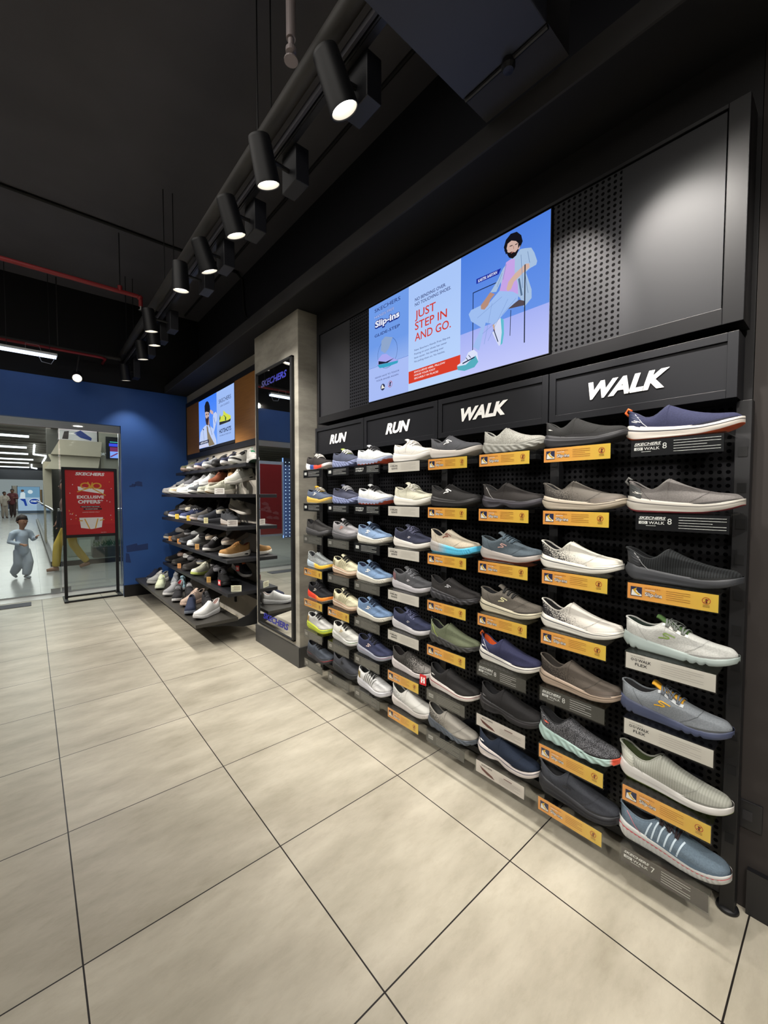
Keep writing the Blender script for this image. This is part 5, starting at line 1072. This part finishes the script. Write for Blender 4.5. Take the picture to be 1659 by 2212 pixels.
dk = thing('ceiling_duct', 'bluish grey box duct crossing above the big screen', 'duct', (0, 0, 0))
MB().box(.55, 1.18, -.70, -.37, 2.80, 3.3).build('duct', mat('#2f3340', .6), dk, bevel=.004); MB().box(1.18, 1.33, -.70, -.37, 2.805, 3.29).build('end_collar', mat('#242429', .7), dk)
MB().tube([(1.185, -.70, 2.795), (1.185, -.38, 2.795)], .008, 8).build('pipe', LMP, dk); MB().lathe([(0, 0), (.022, -.004), (.024, -.02), (.018, -.034), (0, -.036)], (1.185, -.56, 2.80), k=12).build('valve', LMP, dk)
# tube light
fl = thing('tube_light', 'bluish white tube light hanging near the blue wall', 'tube light', (-.03, 4.45, 2.845), 0)
MB().box(-.27, .215, -.02, .06, .01, .035).build('casing', mat('#d5d8da', .5), fl, bevel=.003); MB().tube([(-.26, .0, 0), (.205, 0, 0)], .013, 12).build('tube', emit('#cfe0ff', 3.2), fl); MB().tube([(-.26, .045, 0), (.205, .045, 0)], .013, 12).build('tube', emit('#cfe0ff', 3.2), fl)
MB().tube([(-.05, .02, .035), (-.05, .02, .10), (.06, .02, .10), (.08, .02, .04)], .003, 6).build('cable', mat('#8e8e90', .6), fl); MB().tube([(.05, .02, .0), (.08, .02, -.07), (.16, .02, -.08), (.20, .02, .0)], .003, 6).build('cable', mat('#8e8e90', .6), fl)
MB().tube([(-.2, .02, .035), (-.2, .02, .94)], .003, 6).build('hanger_rod', LMP, fl); MB().tube([(.15, .02, .035), (.15, .02, .94)], .003, 6).build('hanger_rod', LMP, fl)
ds = thing('downlight', 'round white downlight in the entrance soffit', 'downlight', (.407, 5.208, 2.213)); MB().disc(0, 0, .05, lambda u, v, n: (u, v, n), -.004).build('lens', emit('#fff8ec', 6), ds); MB().lathe([(.05, -.003), (.065, -.006), (.066, 0)], k=24).build('ring', RIM, ds)
l = bpy.data.lights.new('downlight', 'SPOT'); l.energy = 25; l.spot_size = 2.2; l.spot_blend = .8; l.shadow_soft_size = .05; o = bpy.data.objects.new('downlight_beam', l); COL.objects.link(o); o.parent = ds; o.location = (0, 0, -.02)
so = thing('wall_socket', 'black electric socket on the brown wall right of the rack', 'socket', (1.62, -1.185, .31)); MB().box(-.008, 0, -.035, .035, -.045, .045).build('plate', mat('#17171a', .4), so, bevel=.002); MB().box(-.010, -.008, -.012, .012, -.015, .015).build('switch', mat('#26262a', .4), so)
# ================================================================ the mall seen through the glass
LB = emit('#f4f6ff', 4.2)
for k, (xr, y) in enumerate(((-.07, 14.2), (-.06, 17.6), (-.14, 22), (-.1, 25.6), (.11, 29.7), (-.09, 33.2), (-.07, 38.3), (0, 42.9), (0, 47.4), (.05, 53.5))):
    t = thing('ceiling_light_bar', 'white light bar on the mall ceiling, %s from the shop' % ('first', 'second', 'third', 'fourth', 'fifth', 'sixth', 'seventh', 'eighth', 'ninth', 'farthest')[k], 'light bar', (0, y, 3.4), 0, 'light bars across the mall ceiling')
    MB().box(-2.6, xr, -.05-.002*y, .05+.002*y, -.06, 0).build('diffuser', LB, t); MB().box(-2.6, xr, -.06-.002*y, .06+.002*y, .0, .045).build('housing', mat('#8d8a84', .5), t)
zg = [[(.60, 15.1), (.62, 19.3)], [(.10, 20.3), (.10, 25.1), (.60, 25.8), (.55, 32)], [(.05, 34), (.05, 38), (.59, 39.8), (.64, 51)]]
for k, P in enumerate(zg):
    m_ = MB()
    for a, b in zip(P[:-1], P[1:]): m_.tube([(a[0], a[1], 3.34), (b[0], b[1], 3.34)], .03+.0004*a[1], 6)
    tag(m_.build('light_line', LB), '%s bent light line on the mall ceiling' % ('nearest', 'middle', 'farthest')[k], 'light line', 'bent light lines on the mall ceiling')
m_ = MB()
for k in range(46): m_.box(-8, .7, 8+k*1.0, 8.08+k*1.0, 3.40, 3.46)
struct(m_.build('ceiling_slats', mat('#8d867a', .7)), 'pale slats under the mall ceiling')
def balustrade(P, label):
    t = thing('glass_balustrade', label, 'balustrade', (0, 0, 0), 0, 'glass balustrades round the atrium')
    a, b = Vector(P[0]), Vector(P[1]); d = (b-a); n = max(1, int(d.length/1.5)); nd = d/n
    for i in range(n):
        p, q = a+nd*i+nd.normalized()*.02, a+nd*(i+1)-nd.normalized()*.02; nn = Vector((-nd.y, nd.x)).normalized()*.006
        m_ = MB(); m_.prism([(p.x+nn.x, p.y+nn.y), (q.x+nn.x, q.y+nn.y), (q.x-nn.x, q.y-nn.y), (p.x-nn.x, p.y-nn.y)], lambda u, v, z: (u, v, z), .09, 1.02); m_.build('glass_pane', clear('#dfe9e6', 'railing_glass', .05), t)
    MB().tube([(a.x, a.y, 1.05), (b.x, b.y, 1.05)], .024, 10).build('handrail', mat('#c4c6c8', .2, .9), t, smooth=True)
    nn = Vector((-nd.y, nd.x)).normalized()*.05
    MB().prism([(a.x+nn.x, a.y+nn.y), (b.x+nn.x, b.y+nn.y), (b.x-nn.x, b.y-nn.y), (a.x-nn.x, a.y-nn.y)], lambda u, v, z: (u, v, z), 0, .09).build('kerb', mat('#26272a', .4), t)
    return t
balustrade(((.23, 8.35), (.18, 27)), 'long glass balustrade running away along the mall corridor')
balustrade(((.30, 8.3), (3.5, 8.3)), 'glass balustrade facing the shop across the atrium edge')
BG = mat('#b5ab98', .7)
bb = thing('atrium_fascia', 'beige slanted fascia of the upper mall floor', 'fascia', (0, 12, 0))
m_ = MB(); m_.prism([(.34, 2.37), (.53, 2.76), (1.42, 2.76), (1.39, 2.36)], lambda u, v, n: (u, n, v), 0, .3); m_.build('upper_band', BG, bb)
m_ = MB(); m_.prism([(.36, 2.22), (.30, 2.37), (1.39, 2.36), (1.34, 2.06), (.9, 2.0), (.22, 2.0)], lambda u, v, n: (u, n, v), .1, .4); m_.build('lower_band', mat('#c2b9a6', .7), bb)
struct(MB().box(.20, .36, 12.4, 13.4, 0, 2.2).build('atrium_pillar', mat('#b3aa98', .7)), 'beige pillar across the atrium'); struct(MB().box(.3, 1.45, 13.4, 13.6, 0, 4.7).build('atrium_wall', mat('#4c4a46', .7)), 'dark shop fronts across the atrium')
struct(MB().box(1.40, 3.4, 12.2, 12.5, 0, 4.7).build('atrium_wall_right', mat('#8e8b7c', .7)), 'grey green wall across the atrium')
sc = thing('advert_screen', 'small glowing advert screen high on the atrium wall', 'screen', (1.68, 12.19, 2.64)); MB().box(-.15, .15, -.03, 0, -.30, .30).build('screen_body', BLK, sc)
fz = lambda u, v, n: (u, -.031-n, v); m_ = MB(); m_.rect(-.06, .13, -.28, -.10, fz, .001, 0); m_.rect(-.06, .13, -.10, .02, fz, .001, 1); m_.rect(-.08, .12, .04, .12, fz, .001, 2); m_.rect(-.06, .12, .15, .17, fz, .001, 3); m_.line((-.05, -.25), (.12, -.14), .03, fz, .002, 1)
m_.build('screen_picture', [emit('#86a8ff', 1.3), emit('#8a3a6a', 1), emit('#3c4ad8', 1.5), emit('#58e0e0', 1)], sc)
sb = thing('shop_sign', 'pale FORT lettering on the atrium wall', 'sign', (1.45, 12.18, 2.42)); m_ = MB(); text('FORT', .07, lambda u, v, n: (u, -n, v), 0, 0, .002, .22, mb=m_, align='CENTER'); m_.build('lettering', emit('#dfe4e8', .8), sb)
wh = thing('shop_window_display', 'white framed picture band high across the atrium', 'display', (.95, 12.5, 2.95)); MB().box(-.42, .42, 0, .05, -.14, .16).build('board', mat('#c9c6c6', .6), wh)
m_ = MB(); fz = lambda u, v, n: (u, -n, v); m_.flat([(-.1, .05), (.05, .14), (.3, -.05), (.28, -.12), (.05, -.06)], fz, .003, 0); m_.flat([(-.35, -.12), (-.3, .08), (-.2, .1), (-.22, -.12)], fz, .003, 1); m_.build('picture', [mat('#26387c', .5), mat('#3a3230', .5)], wh)
kk = thing('kiosk', 'white display counter beyond the atrium railing', 'kiosk', (.80, 9.6, 0)); MB().box(-.30, .18, 0, .5, .0, .52).build('counter', mat('#b9b7b0', .6), kk, bevel=.01); MB().box(-.33, .2, -.02, .52, .52, .56).build('top', mat('#77756f', .5), kk); MB().box(-.1, .1, -.012, 0, .08, .36).build('panel', mat('#dedcd6', .5), kk)
pt = thing('plant_box', 'low box of green plants beyond the atrium railing', 'planter', (1.25, 9.3, 0)); MB().box(-.35, .6, -.15, .15, 0, .22).build('box', mat('#2a2c2e', .6), pt)
m_ = MB(); rg = random.Random(3)
for k in range(160):
    x, y, z = rg.uniform(-.33, .58), rg.uniform(-.13, .13), .22; a = rg.uniform(0, 6.28); hh = rg.uniform(.05, .16); m_.add([(x, y, z), (x+.02*math.cos(a)+.01, y+.02*math.sin(a), z+hh*.6), (x+.05*math.cos(a), y+.05*math.sin(a), z+hh), (x+.02*math.cos(a)-.01, y+.02*math.sin(a), z+hh*.6)], [(0, 1, 2, 3)])
lv = m_.build('leaves', mat('#3a5a34', .6), pt); lv['kind'] = 'stuff'
# far shop front and its glowing board
struct(MB().box(-8, .9, 39, 39.4, 2.5, 3.42).box(.8, 1.2, 39, 39.4, 0, 3.4).build('far_shop_front', mat('#23252c', .6)), 'dark header of the far shop')
struct(MB().box(-8, 1.5, 47, 47.2, 0, 3.3).build('far_shop_glow_wall', emit('#c9ced2', .55)), 'back wall of the far shop, made to glow for its lit interior')  # emissive wall stands in for the shop's interior lighting
for k, (x, w_, z, h_, cc) in enumerate(((-2.2, .5, 0, 1.6, '#8a3f3a'), (-1.5, .6, 0, 1.2, '#5a6a8a'), (-.4, .5, 0, 2.0, '#6f7a6a'), (.5, .4, 0, 1.8, '#a58a6a'), (-2.9, .5, 0, 1.9, '#77706a'), (-1.0, .35, 0, 2.1, '#b9b2aa'))):
    t = thing('clothes_rack', '%s garment rack inside the far shop' % ('red brown', 'blue grey', 'olive', 'tan', 'grey', 'pale')[k], 'rack', (x, 43, 0), 0, 'garment racks in the far shop'); MB().box(-w_/2, w_/2, -.2, .2, .25, h_).build('garments', mat(cc, .8), t, bevel=.03); MB().box(-w_/2, -w_/2+.04, -.2, .2, 0, h_).box(w_/2-.04, w_/2, -.2, .2, 0, h_).build('frame', BLK, t)
mx = thing('advert_board', 'bright blue and white shop board with a round logo at the far end', 'advert board', (-.14, 37.8, 1.08)); MB().box(-.62, .62, 0, .1, -1.05, .88).build('board_body', mat('#5a6a80', .5), mx)
fz = lambda u, v, n: (u, -n, v); m_ = MB(); m_.rect(-.6, .6, -.86, .86, fz, .004, 0); m_.rect(-.6, .6, .1, .86, fz, .006, 1)
m_.flat([(-.5, .0), (-.2, .0), (-.1, -.5), (-.22, -.52), (-.3, -.2), (-.42, -.1)], fz, .01, 2); m_.flat([(-.5, .0), (-.45, .42), (-.3, .5), (-.2, .4), (-.2, 0)], fz, .012, 3); m_.disc(-.34, .58, .09, fz, .012, 4); m_.disc(.08, .5, .14, fz, .01, 3); m_.disc(.3, -.2, .33, fz, .014, 3, sv=.72); m_.disc(.3, -.2, .29, fz, .016, 2, sv=.70)
text('max', .17, fz, .3, -.24, .02, .40, off=.03, align='CENTER', mb=m_, mi=3); m_.build('board_print', [emit('#b5cbe8', .9), emit('#8ab4d8', .8), emit('#2747a8', .9), emit('#e6ecf6', 1.0), emit('#7a5a4c', .7)], mx)
tg = thing('glass_lettering', 'small lettering on the shop glass high at the right', 'lettering', (.80, 5.612, 2.125)); m_ = MB(); text('YSTOISSYATAHA', .022, lambda u, v, n: (u, -n, v), 0, 0, .001, .155, mb=m_); m_.build('letters', mat('#2a2a2c', .6), tg)
# things only the column mirror shows
rp = thing('window_poster', 'red window poster with white frame, seen in the column mirror', 'poster', (-.71, 6.3, 1.25)); MB().box(-.25, .25, 0, .03, -.74, .76).build('frame', mat('#b9bcd4', .4), rp); MB().box(-.215, .25, -.004, 0, -.70, .70).build('red_sheet', mat('#9c1f28', .5), rp)
m_ = MB(); rg = random.Random(5)
for k in range(9):
    u, v = rg.uniform(-.15, .15), rg.uniform(-.5, -.1); m_.flat([(u, v), (u+.12, v+.02), (u+.14, v+.05), (u+.06, v+.075), (u+.01, v+.05)], lambda a, b, n: (a, -n, b), .006+k*.0003)
m_.build('shoe_print', mat('#a8545c', .6), rp)
lc = thing('light_curtain', 'bluish string lights hanging beside the red poster, seen in the mirror', 'string lights', (-1.11, 6.35, 1.2)); MB().box(-.15, .14, .03, .05, -.75, .9).build('backing', mat('#181c26', .6), lc); MB().box(.122, .132, 0, .02, -.75, .9).build('edge_tube', emit('#8fb4ff', 2.2), lc)
m_ = MB()
for i in range(3):
    for j in range(22): m_.lathe([(0, -.007), (.007, 0), (0, .007)], (-.10+i*.085, 0, -.72+j*.073), k=6)
b_ = m_.build('bulbs', emit('#dce8ff', 6), lc); b_['kind'] = 'stuff'
l = bpy.data.lights.new('curtain_glow', 'AREA'); l.shape = 'RECTANGLE'; l.size = .3; l.size_y = 1.5; l.energy = 5; l.color = (.3, .45, 1); o = bpy.data.objects.new('curtain_glow', l); COL.objects.link(o); o.parent = lc; o.location = (0, -.02, 0); o.rotation_euler = (PI/2, 0, 0)
mp_ = thing('floor_mat', 'dark rectangular mat at the shop entrance', 'mat', (-.72, 5.05, 0)); MB().box(-.5, .62, -.02, .2, 0, .006).build('mat', mat('#55565c', .8), mp_)

# ================================================================ people
def skin_mesh(name, V, E, R_, m, par, sub=2):
    me = bpy.data.meshes.new(name); me.from_pydata(V, E, []); me.materials.append(m); o = bpy.data.objects.new(name, me); COL.objects.link(o); o.parent = par
    md = o.modifiers.new('skin', 'SKIN'); md.use_smooth_shade = True
    if not me.skin_vertices: bpy.context.view_layer.update()
    sv = me.skin_vertices[0].data
    for i, r_ in enumerate(R_): sv[i].radius = (r_, r_) if not isinstance(r_, tuple) else r_
    sv[0].use_root = True
    s_ = o.modifiers.new('sub', 'SUBSURF'); s_.levels = s_.render_levels = sub; return o
def person(label, loc, rz, h, J, cols, build=1.0, detail=True):
    """J: joints in units of body height, facing -y; cols: skin hair shirt trousers shoes"""
    t = thing('person', label, 'person', loc, rz)
    P = {k: Vector(v)*h for k, v in J.items() if isinstance(v, tuple)}
    V, E, R_ = [], [], []
    def chain(pts, rs, start=None):
        prev = start
        for p, r_ in zip(pts, rs):
            V.append(tuple(p)); R_.append(r_*h*build); i = len(V)-1
            if prev is not None: E.append((prev, i))
            prev = i
        return prev
    pel = chain([P['pelvis']], [.055]); ch = chain([P['pelvis'].lerp(P['chest'], .5), P['chest']], [.055, .062], pel)
    nk = chain([P['neck']], [.026], ch)
    hd = P['head']; hs = J.get('hs', 1)
    chain([hd+Vector((0, -.008*h, -.045*h*hs)), hd+Vector((0, 0, -.005*h)), hd+Vector((0, .004*h, .035*h*hs))], [.034*hs, .050*hs, .040*hs], nk)
    for sd in ('l', 'r'):
        s_ = chain([P['sh'+sd]], [.028], ch); e = chain([P['el'+sd], P['wr'+sd]], [.021, .014], s_)
        w_ = P['wr'+sd]; d = (w_-P['el'+sd]).normalized(); pm = chain([w_+d*.035*h], [.017], e)
        side_ = d.cross(Vector((0, -1, .2))).normalized(); n_ = side_.cross(d).normalized()
        for k in range(4):
            a = w_+d*.045*h+side_*(k-1.5)*.0095*h; ln = (.022, .026, .024, .018)[k]*h
            chain([a, a+d*ln*.6+n_*.004*h, a+d*ln+n_*.012*h], [.0055, .005, .004], pm)
        chain([w_+d*.02*h+side_*.018*h, w_+d*.035*h+side_*.028*h+n_*.008*h], [.006, .005], pm)
        hp = chain([P['hp'+sd]], [.045], pel); k_ = chain([P['kn'+sd], P['an'+sd]], [.032, .020], hp)
        chain([P['an'+sd]+P['toe'+sd]*.4+Vector((0, 0, -.018*h)), P['an'+sd]+P['toe'+sd]+Vector((0, 0, -.022*h))], [.020, .014], k_)
    skin_mesh('body', V, E, R_, mat(cols[0], .6), t)
    # clothes: overlapping limbs fused into one surface
    def cloth(name, tubes, m):
        mb = MB()
        for pts, rs in tubes:
            d0 = (pts[0]-pts[1]).normalized(); d1 = (pts[-1]-pts[-2]).normalized()
            P_ = [pts[0]+d0*rs[0]*h*.5]+list(pts)+[pts[-1]+d1*rs[-1]*h*.15]; R2 = [q_*h*build for q_ in [rs[0]*.55]+list(rs)+[rs[-1]*.85]]
            mb.tube(P_, R2, 14)
        o = mb.build(name, m, t, smooth=True); rm = o.modifiers.new('fuse', 'REMESH'); rm.mode = 'VOXEL'; rm.voxel_size = .009*h; rm.use_smooth_shade = True
        sm = o.modifiers.new('soft', 'SMOOTH'); sm.factor = .6; sm.iterations = 10; return o
    pv, cs, nk_ = P['pelvis'], P['chest'], P['neck']; tw = J.get('tw', 1); up_ = Vector((0, 0, h))
    T_ = [([pv-up_*.055, pv+up_*.02, pv.lerp(cs, .5), cs, cs+up_*.045], [.088, .084, .076, .078, .062]), ([P['shl'], (P['shl']+P['shr'])/2+up_*.005, P['shr']], [.046, .056, .046])]
    for sd in ('l', 'r'): T_.append(([P['sh'+sd], P['el'+sd], P['el'+sd].lerp(P['wr'+sd], .82)], [.047, .038, .030]))
    cloth('shirt', T_, mat(cols[2], .85, bump=.3, bscale=30))
    T_ = [([pv-up_*.06, pv], [.078, .074])]
    for sd in ('l', 'r'): T_.append(([P['hp'+sd]+up_*.02, P['kn'+sd], P['kn'+sd].lerp(P['an'+sd], .6), P['an'+sd]+up_*.012], [.056, .042*tw, .040*tw, .034*tw]))
    cloth('trousers', T_, mat(cols[3], .85, bump=.3, bscale=30))
    # hair, eyes, mouth, shoes
    m_ = MB(); n1, n2 = 18, 10; Hm = []; rg = random.Random(int(h*100))
    for i in range(n2):
        th = PI*.62*i/(n2-1); row = []
        for j in range(n1):
            ph = 2*PI*j/n1; 
            tt = th*(1.12 if math.sin(ph) > -.25 else .60); rr = (.055+rg.uniform(0, .007))*hs*h*(1-.16*(i/(n2-1))**2)
            row.append(hd+Vector((rr*math.sin(tt)*math.cos(ph), rr*1.1*math.sin(tt)*math.sin(ph)+.006*h, rr*1.12*math.cos(tt)+.012*h)))
        Hm.append(row)
    m_.grid(Hm, wrap=True).build('hair', mat(cols[1], .7, bump=.5, bscale=90), t, smooth=True, weld=True)
    if detail:
        for sx in (-1, 1):
            m_ = MB(); m_.lathe([(0, -.005*h), (.005*h, 0), (0, .005*h)], hd+Vector((sx*.018*h*hs, -.049*h*hs, .002*h)), (0, -1, 0), 10); m_.build('eye', mat('#1a1412', .3), t)
            m_ = MB(); m_.lathe([(0, -.004*h), (.010*h, 0), (0, .004*h)], hd+Vector((sx*.050*h*hs, .0, -.004*h)), (1, 0, 0), 10); m_.build('ear', mat(cols[0], .6), t)
        MB().lathe([(0, .012*h), (.007*h, 0), (0, -.004*h)], hd+Vector((0, -.050*h*hs, -.012*h)), (0, -1, -.3), 8).build('nose', mat(cols[0], .6), t)
        MB().box(hd.x-.011*h, hd.x+.011*h, hd.y-.052*h*hs, hd.y-.04*h*hs, hd.z-.031*h*hs, hd.z-.026*h*hs).build('mouth', mat('#7a3f3a', .6), t)
    for sd in ('l', 'r'):
        a = P['an'+sd]; tv = P['toe'+sd]; m_ = MB(); b_ = Vector((0, 0, -a.z+.0)) if a.z < .12*h else Vector((0, 0, -.035*h))
        m_.tube([a-tv*.35+Vector((0, 0, -.018*h)), a+tv*.3+Vector((0, 0, -.018*h)), a+tv*1.05+Vector((0, 0, -.026*h))], [.020*h, .024*h, .016*h], 10); m_.build('shoe', mat(cols[4], .6), t, smooth=True)
    return t
ch_ = dict(pelvis=(0, 0, .44), chest=(.0, -.01, .66), neck=(.0, -.01, .76), head=(.01, -.02, .87), hs=1.35, tw=1.5, shl=(.10, 0, .70), shr=(-.10, 0, .70), ell=(.145, -.03, .585), elr=(-.145, .01, .57), wrl=(.125, -.13, .63), wrr=(-.06, -.13, .53),
           hpl=(.05, 0, .42), hpr=(-.05, 0, .42), knl=(.05, -.06, .25), knr=(-.045, .0, .24), anl=(.015, -.06, .055), anr=(-.055, .11, .085), toel=(.01, -.07, 0), toer=(.0, -.06, -.02))
person('small child in pale blue long sleeved clothes walking on the mall floor', (-.20, 7.30, -.014), .5, 1.06, ch_, ['#a87a60', '#2a1c16', '#b4bdca', '#b2b8c2', '#a9adb2'], 1.0)
wm_ = dict(pelvis=(0, 0, .52), chest=(0, -.01, .73), neck=(0, -.01, .83), head=(0, -.03, .925), hs=1.0, tw=1.0, shl=(.10, 0, .80), shr=(-.10, 0, .80), ell=(.13, -.04, .66), elr=(-.13, -.04, .66), wrl=(.11, -.09, .52), wrr=(-.11, -.10, .53),
           hpl=(.05, 0, .50), hpr=(-.05, 0, .50), knl=(.05, -.11, .28), knr=(-.05, .03, .27), anl=(.05, -.13, .045), anr=(-.05, .15, .06), toel=(0, -.075, 0), toer=(0, -.065, -.015))
wo = person('woman in yellow trousers with black shoulder bag walking behind the red sign', (.44, 7.75, 0), -PI/2, 1.62, wm_, ['#7a5646', '#15110f', '#4f4038', '#b79c3c', '#8a6450'], 1.0)
MB().prism([(-.12, -.16), (.12, -.16), (.14, .12), (-.10, .14)], lambda u, v, n: (u, n, v), -.05, .05).build('bag', mat('#141416', .5), None, bevel=.02)
bg = bpy.data.objects['bag']; bg.name = 'shoulder_bag'; bg.location = (.36, 7.44, .93); tag(bg, 'black shoulder bag carried by the woman in yellow trousers', 'bag')
w2 = dict(wm_); w2.update(knl=(.05, -.03, .27), anl=(.05, -.02, .045), knr=(-.05, 0, .27), anr=(-.05, .02, .045), wrl=(.08, -.15, .68), wrr=(-.12, -.05, .52))
person('distant person in pale patterned long clothes standing in the mall', (-1.22, 31, 0), .5, 1.55, w2, ['#6b4a3a', '#1d1614', '#a39a90', '#9c9288', '#4a3a34'], 1.1, False)
person('distant person in dark red clothes standing in the mall', (-.88, 32, 0), -.2, 1.72, w2, ['#6b4a3a', '#17120f', '#5a2c30', '#3a2c2c', '#2a2220'], 1.1, False)
